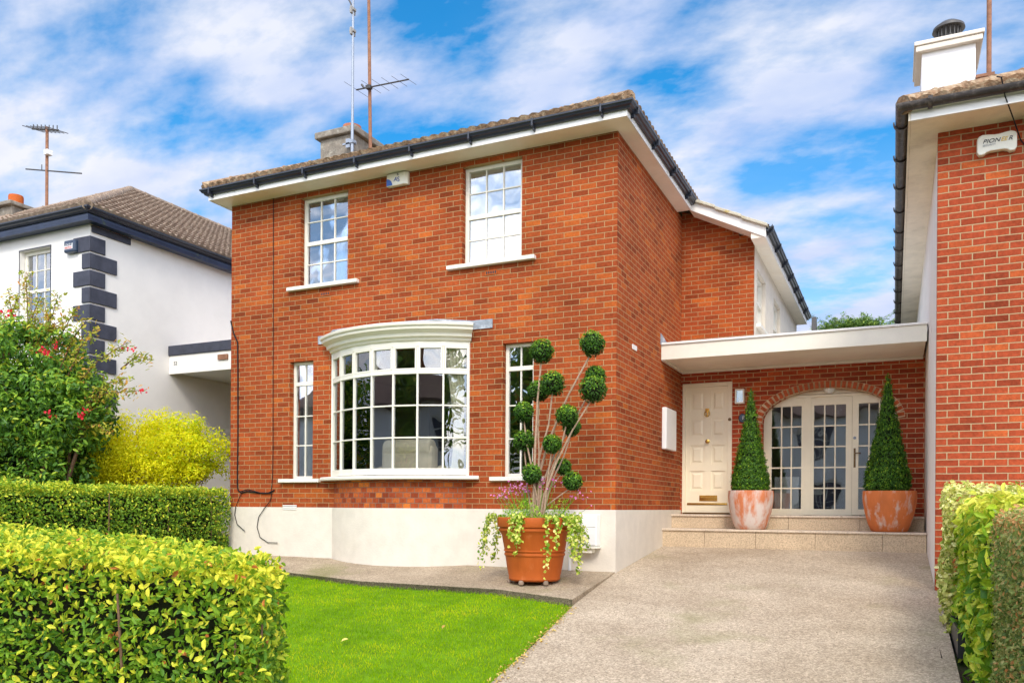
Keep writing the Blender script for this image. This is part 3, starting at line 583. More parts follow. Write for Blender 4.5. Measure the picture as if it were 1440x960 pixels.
# path travelling +Y has its right side at +X: outward is correct
b = MB(); b.sweep([(xe - .03, YB + .06, ez), (xe - .03, 20, ez)], [(-.0, -.0), (0, .02), (-.30, .02), (-.30, 0)]); b.build('soffit', 'soffit_cream', house)
MB().box(EXT + .002, xe - .032, YB - .333, YB + .058, ez, ez + .09).build('boxed_end', 'soffit_cream', house)
b = MB(); b.sweep(epr, [(.002, -.004), (.022, -.004), (.022, .17), (.002, .17)]); b.build('fascia', 'fascia_white', house)
b = MB(); b.sweep(epr, [(o, u + .02) for o, u in og]); g2 = b.build('gutter', 'gutter_black', house)
for i in range(7): bracket((xe - .03, YB - .25 + i * .95, ez + .02), (1, 0, 0), g2)
for y0 in (13.95, 16.0):
    q = MB(); q.box(EXT - .12, EXT - .06, y0 + .003, y0 + .06, 3.082, 3.998); q.box(EXT - .12, EXT - .06, y0 + .94, y0 + .997, 3.082, 3.998); q.box(EXT - .12, EXT - .06, y0 + .06, y0 + .94, 3.082, 3.14); q.box(EXT - .12, EXT - .06, y0 + .06, y0 + .94, 3.94, 3.998); q.box(EXT - .12, EXT - .06, y0 + .06, y0 + .94, 3.52, 3.57)
    w = q.build('window', 'frame_cream', house); MB().box(EXT - .095, EXT - .09, y0 + .03, y0 + .97, 3.1, 3.97).build('glass', 'glass_up', w)
    MB().box(EXT - .1, EXT + .08, y0 - .06, y0 + 1.06, 3.02, 3.078).build('sill', 'sill_white', w, bevel=.006)

# ---- porch canopy
b = MB(); b.box(XR + .004, XP - .03, 12.36, YB - .0, 2.315, 2.335); can = b.build('porch_canopy', 'soffit_cream', house)
b = MB(); b.box(XR + .002, XP - .02, 12.335, 12.358, 2.30, 2.525); b.box(XR + .02, XP - .03, 13.58, 13.636, 2.275, 2.314); b.box(XR + .002, XR + .05, 12.36, 13.58, 2.285, 2.314); b.build('fascia', 'frame_cream', can, bevel=.003)
b = MB(); b.box(XR + .002, XP - .006, 12.31, 17.2, 2.527, 2.56); b.build('roof_edge', 'fascia_white', can, bevel=.006)
b = MB(); b.add([(XR + .003, 12.28, 2.53), (XR + .003, 12.75, 2.53), (XR + .003, 12.75, 2.60), (XR + .003, 12.28, 2.70), (XR + .012, 12.28, 2.53), (XR + .012, 12.75, 2.53), (XR + .012, 12.75, 2.60), (XR + .012, 12.28, 2.70)], [(0, 1, 2, 3), (7, 6, 5, 4), (0, 4, 5, 1), (1, 5, 6, 2), (2, 6, 7, 3), (3, 7, 4, 0)]); b.build('lead_flashing', 'lead', can)
# porch wall with door hole and arch
AX0, AX1, AC, AZ, AB = -1.93, .03, -.95, 1.42, .50
b = MB(); b.wall('y', YB, YB + .22, XR, XP, -.07, 2.5, [(-3.235, -2.41, -.07, 2.115), (AX0, AX1, -.07, AZ + AB + .02)])
K = 24; ha = (AX1 - AX0) / 2; pts = [(AC - ha * math.cos(math.pi * i / K), AZ + AB * math.sin(math.pi * i / K)) for i in range(K + 1)]; tz = AZ + AB + .02
for i in range(K):
    (xa, za_), (xb, zb_) = pts[i], pts[i + 1]
    b.quad((xa, YB, za_), (xb, YB, zb_), (xb, YB, tz), (xa, YB, tz)); b.quad((xa, YB, za_), (xb, YB, zb_), (xb, YB + .22, zb_), (xa, YB + .22, za_))
b.build('porch_wall', 'brick_porch', house)
# arch ring of bricks on edge
ring = MB(); mo = MB(); nb = 31; tot = []; th = np.linspace(0.0, math.pi, 400); ex = AC - ha * np.cos(th); ezz = AZ + AB * np.sin(th); sarc = np.concatenate([[0], np.cumsum(np.hypot(np.diff(ex), np.diff(ezz)))])
for i in range(nb):
    s0 = sarc[-1] * (i + .5) / nb; t = float(np.interp(s0, sarc, th)); dx_, dz_ = ha * math.sin(t), AB * math.cos(t); l = math.hypot(dx_, dz_); tx, tz_ = dx_ / l, dz_ / l; nx, nz = -tz_, tx
    if nz < .0: continue
    cx_, cz_ = AC - ha * math.cos(t) + nx * .056, AZ + AB * math.sin(t) + nz * .056
    wd = sarc[-1] / nb / 2
    ring.obox((cx_, YB + .04, cz_), (tx, 0, tz_), (0, 1, 0), (nx, 0, nz), wd - .011, .052, .052)
    mo.obox((cx_, YB + .045, cz_), (tx, 0, tz_), (0, 1, 0), (nx, 0, nz), wd + .006, .050, .0575)
ar = ring.build('arch_ring', 'voussoir', house, bevel=.003); mo.build('mortar', 'mortar', ar)
# front door
b = MB(); fx0, fx1 = -3.233, -2.412
b.box(fx0, fx0 + .05, 13.66, 13.74, -.068, 2.112); b.box(fx1 - .07, fx1, 13.66, 13.74, -.068, 2.112); b.box(fx0 + .05, fx1 - .07, 13.66, 13.74, 2.045, 2.112)
frm = b.build('door_frame', 'door_cream', house, bevel=.004)
b = MB(); dx0, dx1 = fx0 + .052, fx1 - .072; pc = [(-3.105, -2.865), (-2.755, -2.53)]; pr = [(1.64, 1.985), (1.215, 1.53), (.76, 1.08), (.32, .65)]
b.wall('y', 13.69, 13.74, dx0, dx1, -.062, 2.043, [(a, c, d, e) for a, c in pc for d, e in pr])
for a, c in pc:
    for d, e in pr:
        b.box(a, c, 13.706, 13.73, d, e); i_ = .035
        b.add([(a + i_, 13.7055, d + i_), (c - i_, 13.7055, d + i_), (c - i_, 13.7055, e - i_), (a + i_, 13.7055, e - i_), (a + i_ + .03, 13.692, d + i_ + .03), (c - i_ - .03, 13.692, d + i_ + .03), (c - i_ - .03, 13.692, e - i_ - .03), (a + i_ + .03, 13.692, e - i_ - .03)], [(0, 1, 5, 4), (1, 2, 6, 5), (2, 3, 7, 6), (3, 0, 4, 7), (4, 5, 6, 7)])
door = b.build('front_door', 'door_cream', house)
b = MB(); b.lathe([(.0, 0), (.034, 0), (.034, .008), (.014, .012), (.014, .03), (.033, .045), (.030, .062), (.012, .07), (0, .07)], (0, 0, 0), 20)
def rotY(mb, c):   # lathe axis z -> facing -Y
    mb.v = [(c[0] + v[0], c[1] - v[2], c[2] + v[1]) for v in mb.v]; return mb
rotY(b, (-2.813, 13.69, 1.14)).build('door_knob', 'brass', door, smooth=True)
b = MB(); b.tube([(-2.822 + .042 * math.cos(t), 13.665, 1.60 + .048 * math.sin(t)) for t in np.linspace(0, 2 * math.pi, 20)], .009, 8); b.obox((-2.822, 13.68, 1.655), (1, 0, 0), (0, 1, 0), (0, 0, 1), .03, .012, .032); b.obox((-2.822, 13.675, 1.60), (1, 0, 0), (0, 1, 0), (0, 0, 1), .012, .014, .05); b.build('door_knocker', 'brass', door, smooth=False, bevel=.004)
b = MB(); b.box(-2.945, -2.65, 13.678, 13.692, .15, .245); b.box(-2.925, -2.67, 13.672, 13.680, .172, .223); b.build('letter_box', 'brass', door, bevel=.003)
b = MB(); b.box(dx0 + .03, dx1 - .005, 13.676, 13.692, .085, .118); b.build('kick_strip', 'brass', door, bevel=.003)
b = MB(); b.lathe([(.0, 0), (.026, 0), (.026, .012), (0, .014)], (0, 0, 0), 16); rotY(b, (-2.450, 13.66, 1.49)).build('bell_push', 'bronze', frm)
b = MB(); b.box(-3.20, -2.44, 13.56, 13.655, -.066, -.040); b.build('threshold', 'bronze', frm, bevel=.004)
# french windows
YF = 13.80; b = MB(); PZ0, PZ1 = .03, 1.675
cols = [(-1.807, -1.348), (-1.16, -.689), (-.505, -.06)]
b.wall('y', YF, YF + .06, AX0 - .02, -.60, -.068, 1.80, [(a, c, PZ0, PZ1) for a, c in cols[:2]])
b.wall('y', YF - .012, YF + .05, -.596, AX1 + .04, -.062, 1.80, [(cols[2][0], cols[2][1], PZ0, PZ1)])
for a, c in cols:
    for i in (1, 2): x = a + (c - a) * i / 3; b.box(x - .011, x + .011, YF + .008, YF + .045, PZ0, PZ1)
    for j in range(1, 5): z = PZ0 + (PZ1 - PZ0) * j / 5; b.box(a, c, YF + .010, YF + .043, z - .011, z + .011)
b.box(-1.30, -1.20, YF - .012, YF - .002, -.06, 1.80); b.box(AX0 - .02, AX1 + .04, YF - .02, YF - .013, 1.80, 1.84)
fr_ = b.build('french_door', 'door_cream', house, bevel=.002)
b = MB(); 
for a, c in cols: b.box(a - .005, c + .005, YF + .024, YF + .028, PZ0 - .005, PZ1 + .005)
b.build('glass', 'glass', fr_)
b = MB(); z = 1.80
while z < 2.0: b.box(AX0 - .02, AX1 + .04, YF - .004, YF + .02, z, z + .045); z += .05
b.build('boarding', 'door_cream', fr_, bevel=.004)
b = MB(); b.box(-.575, -.545, YF - .024, YF - .012, .68, .98); b.tube([(-.56, YF - .02, .90), (-.56, YF - .06, .90), (-.47, YF - .065, .90)], .009, 8); b.build('door_handle', 'bronze', fr_, bevel=.003)
b = MB(); b.lathe([(0, 0), (.022, 0), (.022, .012), (0, .016)], (0, 0, 0), 14); rotY(b, (-.56, YF - .012, 1.14)).build('lock', 'steel', fr_)
b = MB(); b.lathe([(0, -.09), (.05, -.08), (.085, -.04), (.09, 0), (0, 0)], (-.93, 13.745, 1.93), 20); o = b.build('ceiling_lamp', 'plastic_white', smooth=True); solo(o, 'small white dome lamp hanging under the top of the brick arch', 'lamp')
# interiors
def room(name, x0, x1, y0, y1, z0, z1, m='room_wall'):
    b = MB(); b.quad((x0, y1, z0), (x1, y1, z0), (x1, y1, z1), (x0, y1, z1)); b.quad((x0, y0, z0), (x0, y1, z0), (x0, y1, z1), (x0, y0, z1)); b.quad((x1, y0, z0), (x1, y1, z0), (x1, y1, z1), (x1, y0, z1)); b.quad((x0, y0, z1), (x1, y0, z1), (x1, y1, z1), (x0, y1, z1))
    b.box(x0, x1, y0, y1, z0 - .03, z0); return b.build(name, m, house)
room('interior', XL + .23, XR - .23, D + .23, 14.6, -.05, 2.55); room('interior', XL + .23, XR - .23, D + .23, 14.6, 2.75, 4.9); room('interior', EXT + .0, XP - .01, YB + .23, 17.1, -.05, 2.45)
room('interior', XR - .5, EXT - .22, 13.9, 19, 2.7, 4.5)
MB().box(-8.5, -4.4, 14.2, 14.5, .5, 2.0).build('cabinet', 'room_floor', house); MB().box(-2.0, .3, 16.6, 17.0, -.04, .8).build('cabinet', 'room_floor', house)
b = MB(); b.box(-1.78, -1.40, 14.0, 14.35, -.045, .55); b.build('cabinet', 'plastic_white', house, label='low white cabinet behind the left French window')
def curtain(pts, z0, z1, amp=.03, m='curtain', tie=None, nz=14, label='', group=None):
    b = MB(); n = 60; vs = []
    for j in range(nz + 1):
        z = z0 + (z1 - z0) * j / nz
        for i in range(n + 1):
            t = i / n
            if tie: tt = t * (tie(z))
            else: tt = t
            x = pts[0][0] + (pts[1][0] - pts[0][0]) * tt; y = pts[0][1] + (pts[1][1] - pts[0][1]) * tt + amp * math.sin(t * 34) + amp * .3 * math.sin(t * 13 + z)
            vs.append((x, y, z))
    b.add(vs, [(j * (n + 1) + i, j * (n + 1) + i + 1, (j + 1) * (n + 1) + i + 1, (j + 1) * (n + 1) + i) for j in range(nz) for i in range(n)])
    o = b.build('curtain', m, smooth=True); return solo(o, label, 'curtain', group)
pinch = lambda z: .50 + .50 * min(1, abs(z - 1.0) / 1.2) ** 1.3
curtain([(-7.66, D + .05), (-6.72, D - .24)], .0, 2.3, tie=pinch, label='cream curtain tied back at the left side of the bay window')
curtain([(-5.50, D + .02), (-5.76, D - .08)], .0, 2.3, tie=pinch, label='cream curtain at the right side of the bay window')
curtain([(-8.56, D + .30), (-8.38, D + .30)], .2, 2.3, label='cream curtain behind the narrow window left of the bay')
curtain([(-8.37, D + .30), (-7.52, D + .30)], 3.3, 4.8, .02, 'net', label='pale net curtain behind the left upstairs window')
curtain([(-5.51, D + .34), (-4.63, D + .34)], 4.55, 4.8, .004, 'net', label='pale blind at the top of the right upstairs window')
# armchair in the bay (seen from behind)
ac = thing('armchair', (-6.15, 10.35, -.05), 'beige upholstered armchair seen from behind inside the bay window', 'armchair')
b = MB(); b.box(-6.86, -5.98, 10.08, 10.30, .10, .92); b.build('backrest', 'fabric_beige', ac, bevel=.07)
b = MB(); b.tube([(-6.82, 10.17, .88), (-6.02, 10.17, .88)], .125, 16); b.build('headroll', 'fabric_beige', ac, bevel=.04)
b = MB(); b.box(-6.86, -5.98, 10.30, 11.0, .10, .42); b.build('seat', 'fabric_beige', ac, bevel=.06)
for x in (-7.00, -5.97):
    b = MB(); b.box(x, x + .15, 10.14, 11.0, .0, .62); b.build('armrest', 'fabric_beige', ac, bevel=.06)
so = thing('sofa', (-5.4, 10.5, -.05), 'low beige sofa end with cushion at the right of the bay window', 'sofa')
b = MB(); b.box(-5.80, -4.9, 10.30, 10.52, -.02, .62); b.build('backrest', 'fabric_beige', so, bevel=.09)
b = MB(); b.box(-5.80, -4.9, 10.5, 11.1, -.02, .40); b.build('seat', 'fabric_beige', so, bevel=.06)
b = MB(); b.lathe([(0, -.17), (.12, -.14), (.19, -.05), (.20, .03), (.13, .13), (0, .17)], (-5.62, 10.42, .66), 18); b.build('cushion', 'cushion', so, smooth=True)
# air bricks / vents / boxes
b = MB(); b.box(-8.00, -7.82, D - .010, D + .01, 3.235, 3.30); o = b.build('air_brick', 'terracotta_pot', house); b = MB(); [b.box(-7.985 + .034 * i, -7.965 + .034 * i, D - .013, D - .009, 3.25, 3.285) for i in range(5)]; b.build('slot', 'ink_dark', o)
b = MB(); b.box(-5.16, -4.98, D - .010, D + .01, 3.235, 3.30); o = b.build('air_brick', 'terracotta_pot', house); b = MB(); [b.box(-5.145 + .034 * i, -5.125 + .034 * i, D - .013, D - .009, 3.25, 3.285) for i in range(5)]; b.build('slot', 'ink_dark', o)
b = MB(); [b.box(-8.69, -8.42, D - .022, D - .011, -.035 + .026 * i, -.018 + .026 * i) for i in range(3)]; b.build('air_vent', 'plastic_white', house)
b = MB(); b.box(XR, XR + .012, 10.80, 11.0, 2.20, 2.265); b.build('air_vent', 'plastic_white', house)
# chimney
b = MB(); b.box(-9.60, -8.86, 12.1, 13.0, 5.2, 6.74); ch = b.build('chimney', 'chimney_grey', house, bevel=.01)
b = MB(); b.box(-9.68, -8.78, 12.02, 13.08, 6.74, 6.86); b.build('chimney_cap', 'chimney_grey', ch, bevel=.02)
b = MB(); b.lathe([(.16, 0), (.16, .06), (.14, .07), (.14, .12), (.17, .13), (.17, .19), (.13, .19), (.13, .0)], (-9.15, 12.45, 6.86), 20); b.build('chimney_pot', 'chimney_pot', ch, smooth=True)

# steps
st = thing('porch_steps', (-1.4, 12.7, -.56), 'two wide granite steps with pale treads leading to the cream front door', 'steps')
b = MB(); e = [XR + .004, -2.60, -1.85, -1.02, -.14, XP - .004]
for i in range(5): b.box(e[i] + .002, e[i + 1] - .002, 12.45, 12.6, -.62, -.315)
b.box(XR + .004, XP - .004, 12.6, 13.9, -.62, -.32); e2 = [XR + .004, -2.40, -1.45, -.45, XP - .012]
for i in range(4): b.box(e2[i] + .002, e2[i + 1] - .002, 13.02, 13.1, -.285, -.10)
b.box(XR + .004, XP - .012, 13.1, 13.9, -.285, -.102); b.build('riser', 'granite', st, bevel=.003)
b = MB(); e = [XR + .003, -2.30, -1.20, -.10, XP - .003]
for i in range(4): b.box(e[i] + .0015, e[i + 1] - .0015, 12.425, 13.02, -.315, -.285)
e = [XR + .003, -2.0, -.70, XP - .010]
for i in range(3): b.box(e[i] + .0015, e[i + 1] - .0015, 12.995, 13.66, -.10, -.07)
b.box(XR + .003, XP - .01, 13.66, 13.95, -.10, -.0715); b.build('tread', 'granite_top', st, bevel=.005)

# wall-mounted things
b = MB(); b.box(XR + .001, XR + .075, 12.40, 13.04, .94, 1.585); o = b.build('meter_box', 'plastic_white', bevel=.012); solo(o, 'flat white box on the brick side wall beside the front door', 'box')
mbx = thing('gas_meter_box', (-3.61, D, -.8), 'white gas meter cabinet on the plinth behind the terracotta planter', 'meter box')
b = MB(); b.box(-3.80, -3.45, D - .16, D - .012, -.47, -.055); b.build('cabinet', 'plastic_white', mbx, bevel=.012)
b = MB(); b.box(-3.785, -3.465, D - .168, D - .1605, -.455, -.235); b.box(-3.785, -3.465, D - .168, D - .1605, -.225, -.07); b.build('door', 'plastic_white', mbx, bevel=.004)
b = MB(); b.box(-3.81, -3.44, D - .175, D - .012, -.50, -.472); b.box(-3.76, -3.52, D - .14, D - .012, -.56, -.502); b.build('base_trim', 'plastic_cream', mbx, bevel=.004)
b = MB(); b.tube([(-3.86, D - .05, -.80), (-3.86, D - .05, -.30), (-3.80, D - .06, -.25)], .018, 10); b.build('pipe', 'plastic_white', mbx, smooth=True)
al = thing('alarm_box', (-6.6, D, 4.7), 'small cream alarm box with blue corner and monogram under the front eave', 'alarm box')
b = MB(); b.prism([(-6.76, D), (-6.76, D - .07), (-6.45, D - .085), (-6.40, D - .05), (-6.40, D)], 4.69, 4.872); b.build('casing', 'plastic_cream', al, bevel=.012)
b = MB(); r_ = .10; pp = [(-6.755, 4.70)] + [(-6.755 + r_ * math.cos(t), 4.70 + r_ * math.sin(t)) for t in np.linspace(0, math.pi / 2, 8)]
yy_ = lambda x: D - .072 - .015 * (x + 6.76) / .31
b.add([(x, yy_(x) - .0035, z) for x, z in pp], [tuple(range(len(pp)))]); b.add([(x, yy_(x) - .0005, z) for x, z in pp], [tuple(range(len(pp)))]); b.build('blue_corner', 'ink_blue', al)
text_mesh('lettering', 'A', .085, 'ink_blue', al, (-6.60, D - .083, 4.775), shear=.2); text_mesh('lettering', 'S', .095, 'ink_blue', al, (-6.545, D - .085, 4.765)); text_mesh('lettering', 'h', .05, 'ink_dark', al, (-6.555, D - .085, 4.84))
wl = thing('wall_lamp', (-2.28, YB, 1.73), 'cream framed glass wall lantern between front door and arch', 'lamp')
b = MB(); x0, x1, z0, z1 = -2.352, -2.208, 1.73, 1.968
b.box(x0, x1, YB - .02, YB - .001, z0, z1); b.box(x0, x0 + .022, YB - .09, YB - .02, z0, z1); b.box(x1 - .022, x1, YB - .09, YB - .02, z0, z1); b.box(x0 + .022, x1 - .022, YB - .09, YB - .02, z0, z0 + .024); b.box(x0 + .022, x1 - .022, YB - .09, YB - .02, z1 - .024, z1); b.build('frame', 'plastic_cream', wl, bevel=.004)
b = MB(); b.box(x0 + .022, x1 - .022, YB - .075, YB - .071, z0 + .024, z1 - .024); b.build('glass', 'glass_bay', wl)
b = MB(); b.tube([(-2.295, YB - .045, 1.76), (-2.295, YB - .045, 1.83)], .009); b.tube([(-2.265, YB - .045, 1.76), (-2.265, YB - .045, 1.83)], .009); b.build('bulb_holder', 'brass', wl)
npq = thing('number_plaque', (-2.25, YB, 1.5), 'dark blue oval house number plaque half hidden by the left yew', 'house number')
b = MB(); b.lathe([(0, .015), (.050, .015), (.062, .004), (.062, 0), (0, 0)], (0, 0, 0), 24); b.v = [(v[0], v[1] * 1.2, v[2]) for v in b.v]; rotY(b, (-2.245, YB - .001, 1.50)).build('plaque', 'plastic_navy', npq)
text_mesh('lettering', '8', .085, 'ink_white', npq, (-2.225, YB - .018, 1.50))

# cables on the wall
b = MB(); b.tube([(-9.80, D - .012, 3.02), (-9.74, D - .012, 2.82), (-9.65, D - .012, 2.66), (-9.640, D - .012, 2.2), (-9.63, D - .012, 1.2), (-9.635, D - .012, .38), (-9.62, D - .014, .27), (-9.55, D - .014, .225), (-9.42, D - .016, .25), (-9.2, D - .014, .225), (-9.0, D - .014, .22), (-8.9, D - .014, .25), (-8.87, D - .014, .27)], .011, 6)
o = b.build('cable', 'cable', smooth=True); solo(o, 'thick black cable down the left end of the brick front wall', 'cable')
b = MB(); b.tube([(-8.93, D - .012, 4.88), (-8.92, D - .010, 3.5), (-8.91, D - .012, 2.0), (-8.90, D - .012, .9), (-8.905, D - .012, .5), (-8.93, D - .012, .25)], .0055, 6)
o = b.build('cable', 'cable', smooth=True); solo(o, 'thin dark cable running from the eave down beside the upstairs window', 'cable')
b = MB(); b.tube([(-9.52, D - .02, .25), (-9.58, D - .025, .14), (-9.65, D - .03, 0), (-9.67, D - .03, -.13), (-9.62, D - .03, -.28), (-9.45, D - .035, -.39)], .006, 6); b.tube([(-9.55, D - .02, .25), (-9.4, D - .022, .28), (-9.1, D - .022, .215), (-8.93, D - .02, .22)], .008, 6)
o = b.build('cable', 'cable', smooth=True); solo(o, 'short loose cable end curling over the plinth at the far left', 'cable')
b = MB(); b.tube([(-8.91, D - .02, .24), (-8.94, D - .02, .10), (-9.05, D - .03, -.02), (-9.17, D - .03, -.16), (-9.20, D - .03, -.32), (-9.14, D - .03, -.48), (-8.98, D - .03, -.56), (-8.78, D - .035, -.56)], .006, 6)
o = b.build('cable', 'cable', smooth=True); solo(o, 'loose cable curling in a J shape over the white plinth', 'cable')

# aerials on our chimney
a1 = thing('aerial_mast', (-8.80, 12.05, 6.1), 'silver aerial mast strapped to the front of the grey chimney', 'mast')
b = MB(); b.tube([(-8.80, 11.98, 6.15), (-8.80, 11.98, 9.9)], [.028, .018], 10); b.build('mast', 'steel', a1, smooth=True)
b = MB(); b.box(-9.02, -8.74, 11.99, 12.02, 6.50, 6.53); b.box(-8.84, -8.76, 11.94, 12.05, 6.49, 6.55); b.box(-8.95, -8.86, 11.99, 12.06, 6.44, 6.60); b.build('bracket', 'steel', a1)
for z in (8.47, 8.85): b = MB(); b.box(-8.85, -8.76, 11.94, 12.02, z, z + .04); b.box(-8.83, -8.79, 11.92, 12.04, z - .05, z + .07); b.build('clamp', 'cable_grey', a1)
b = MB(); b.tube([(-8.80, 11.98, 8.9), (-8.88, 11.98, 9.05), (-8.98, 11.98, 9.2), (-9.1, 11.98, 9.45)], .014, 6); b.build('arm', 'dark_metal', a1)
a2 = thing('tv_aerial', (-8.60, 12.4, 6.2), 'rusty brown aerial pole with a horizontal antenna boom beside the grey chimney', 'antenna')
b = MB(); b.tube([(-8.66, 12.35, 6.1), (-8.74, 12.35, 9.9)], [.034, .028], 10); b.build('pole', 'rust', a2, smooth=True)
bd = Vector((1.0, 0, -.045)).normalized(); bc = Vector((-8.66, 12.28, 7.60))
b = MB(); b.tube([bc - bd * .28, bc + bd * .85], .013, 6); b.obox(bc, bd, (0, 1, 0), (0, 0, 1), .05, .04, .03)
for t, l in ((-.27, .25), (.05, .20), (.25, .18), (.45, .17), (.65, .16), (.84, .16)):
    q = Vector((.55, .75, -.35)).normalized(); b.tube([bc + bd * t - q * l, bc + bd * t + q * l], .0035, 5)
b.tube([bc - bd * .1, bc - bd * .1 + Vector((-.06, 0, .08))], .02, 6); b.build('antenna_boom', 'dark_metal', a2)

# ================================================================== RIGHT HOUSE
YR = 9.87; zrs = 4.10
rhs = thing('brick_house', (3.0, YR, -1), 'red brick neighbour house at the right edge with white rendered side wall', 'house')
b = MB(); b.wall('y', YR, YR + .25, XP, 6.0, -1.2, zrs + .05); b.box(XP - .006, XP + .1, YR + .001, YR + .06, -1.2, zrs); b.build('wall', 'brick_right', rhs)
b = MB(); b.wall('x', XP + .002, XP + .2, YR + .06, 22, -1.2, zrs + .05); b.build('side_wall', 'render_white', rhs)
OR = .42; pz = zrs - .03
rp = [(XP - .275, 22, pz), (XP - .275, YR - OR, pz), (6.4, YR - OR, pz)]
b = MB(); b.sweep(rp, [(0, 0), (0, .02), (-.46, .02), (-.46, 0)]); b.build('soffit', 'soffit_weathered', rhs)
b = MB(); b.sweep([(XP - .275, YR - OR, pz), (6.4, YR - OR, pz)], [(.002, -.006), (.024, -.006), (.024, .09), (.032, .095), (.032, .13), (.002, .13)]); b.build('fascia', 'fascia_white', rhs)
b = MB(); b.sweep([(XP - .275, 22, pz), (XP - .275, YR - OR - .02, pz)], [(.002, -.006), (.024, -.006), (.024, .13), (.002, .13)]); b.build('side_fascia', 'soffit_weathered', rhs)
hr = [(.085 + .062 * math.cos(t), .145 + .066 * math.sin(t)) for t in np.linspace(math.pi, 2 * math.pi, 12)] + [(.139, .145), (.085 + .05, .13)] + [(.085 + .05 * math.cos(t), .145 + .054 * math.sin(t)) for t in np.linspace(2 * math.pi - .3, math.pi, 9)]
b = MB(); b.sweep(rp, hr); g3 = b.build('gutter', 'gutter_brown', rhs, smooth=True)
def collar(c, n, par):
    n = Vector(n); t = Vector((-n.y, n.x, 0)); q = MB(); pts = [Vector(c) + n * (.085 + .078 * math.cos(a)) + Vector((0, 0, .15 + .08 * math.sin(a))) for a in np.linspace(math.pi * .95, 2.02 * math.pi, 12)]
    for i in range(11):
        m_ = (pts[i] + pts[i + 1]) / 2; d = (pts[i + 1] - pts[i]); q.obox(m_, t, d.normalized(), t.cross(d.normalized()), .022, d.length / 2 + .002, .008)
    return q.build('bracket', 'gutter_brown', par)
for i in range(13): collar((XP - .275, YR - OR + .35 + i * .92, pz), (-1, 0, 0), g3)
for i in range(4): collar((XP - .1 + i * .92, YR - OR, pz), (0, -1, 0), g3)
r3, _ = hip_roof(XP - .37, 7.2, YR - OR - .09, 22, zrs + .10, .50, rhs, 'tile_moss', 'tile_moss')
b = MB(); b.box(.32, .99, 13.0, 13.9, 4.2, 6.52); ch3 = b.build('chimney', 'chimney_white', rhs)
b = MB(); b.box(.24, 1.07, 12.92, 13.98, 6.52, 6.60); b.box(.22, 1.09, 12.90, 14.0, 6.602, 6.66); b.build('chimney_cap', 'render_cream', ch3, bevel=.01)
b = MB(); b.lathe([(.12, 0), (.12, .06)], (.66, 13.1, 6.66), 20); b.lathe([(0, .28), (.12, .26), (.20, .20), (.21, .16), (0, .16)], (.66, 13.1, 6.66), 24); [b.tube([(.66 + .15 * math.cos(t), 13.1 + .15 * math.sin(t), 6.66), (.66 + .15 * math.cos(t), 13.1 + .15 * math.sin(t), 6.83)], .010, 5) for t in np.linspace(0, 6.28, 18)[:-1]]; b.build('cowl', 'dark_metal', ch3, smooth=True)
a3 = thing('aerial_mast', (1.07, 13.0, 5.2), 'rusty steel pole fixed beside the white chimney at right', 'mast')
b = MB(); b.tube([(1.155, 13.0, 5.0), (1.145, 13.0, 8.5)], .032, 10); b.build('mast', 'rust', a3, smooth=True)
b = MB(); b.box(.992, 1.22, 12.97, 13.03, 6.02, 6.06); b.build('clamp', 'rust', a3)
pa = thing('alarm_box', (.95, YR, 3.8), 'wide cream alarm box with PIONEER lettering on the right house', 'alarm box')
X0, X1, Z0, Z1 = .765, 1.125, 3.735, 3.945; b = MB()
outl = [(X0 + .02, Z0), (X0 + .06, Z0), (X0 + .085, Z0 + .02), (X0 + .12, Z0 + .03), (X1 - .12, Z0 + .03), (X1 - .085, Z0 + .02), (X1 - .06, Z0), (X1 - .02, Z0 + .005), (X1, Z0 + .035), (X1, Z1 - .045), (X1 - .015, Z1 - .015), (X1 - .05, Z1), (X1 - .10, Z1 - .004), (X1 - .16, Z1 - .014), (X0 + .16, Z1 - .014), (X0 + .10, Z1 - .004), (X0 + .05, Z1), (X0 + .015, Z1 - .015), (X0, Z1 - .045), (X0, Z0 + .03)]
n_ = len(outl); b.add([(x, YR - .075, z) for x, z in outl] + [(x, YR - .001, z) for x, z in outl], [tuple(range(n_)), tuple(range(n_, 2 * n_))[::-1]] + [(i, i + n_, (i + 1) % n_ + n_, (i + 1) % n_) for i in range(n_)])
b.build('casing', 'plastic_cream', pa, bevel=.010)
text_mesh('lettering', 'PION', .058, 'ink_dark', pa, (X0 + .048, YR - .078, 3.865), shear=.3, xs=1.15, align='LEFT'); text_mesh('lettering', 'EE', .058, 'ink_gold', pa, (X0 + .212, YR - .078, 3.865), shear=.3, xs=1.0, align='LEFT', bold=.001); text_mesh('lettering', 'R', .058, 'ink_dark', pa, (X0 + .278, YR - .078, 3.865), shear=.3, xs=1.15, align='LEFT'); text_mesh('lettering', 'SECURITY', .027, 'ink_grey', pa, (X0 + .050, YR - .078, 3.825), align='LEFT')
b = MB(); b.tube([(.90, YR - .50, 4.33), (.93, YR - .575, 4.28), (.97, YR - .50, 4.12), (1.06, YR - .30, 3.98), (1.16, YR - .012, 3.86), (1.25, YR - .012, 3.70)], .007, 6)
o = b.build('cable', 'cable', smooth=True); solo(o, 'thin black cable hanging from the right house gutter past the cream alarm box', 'cable')

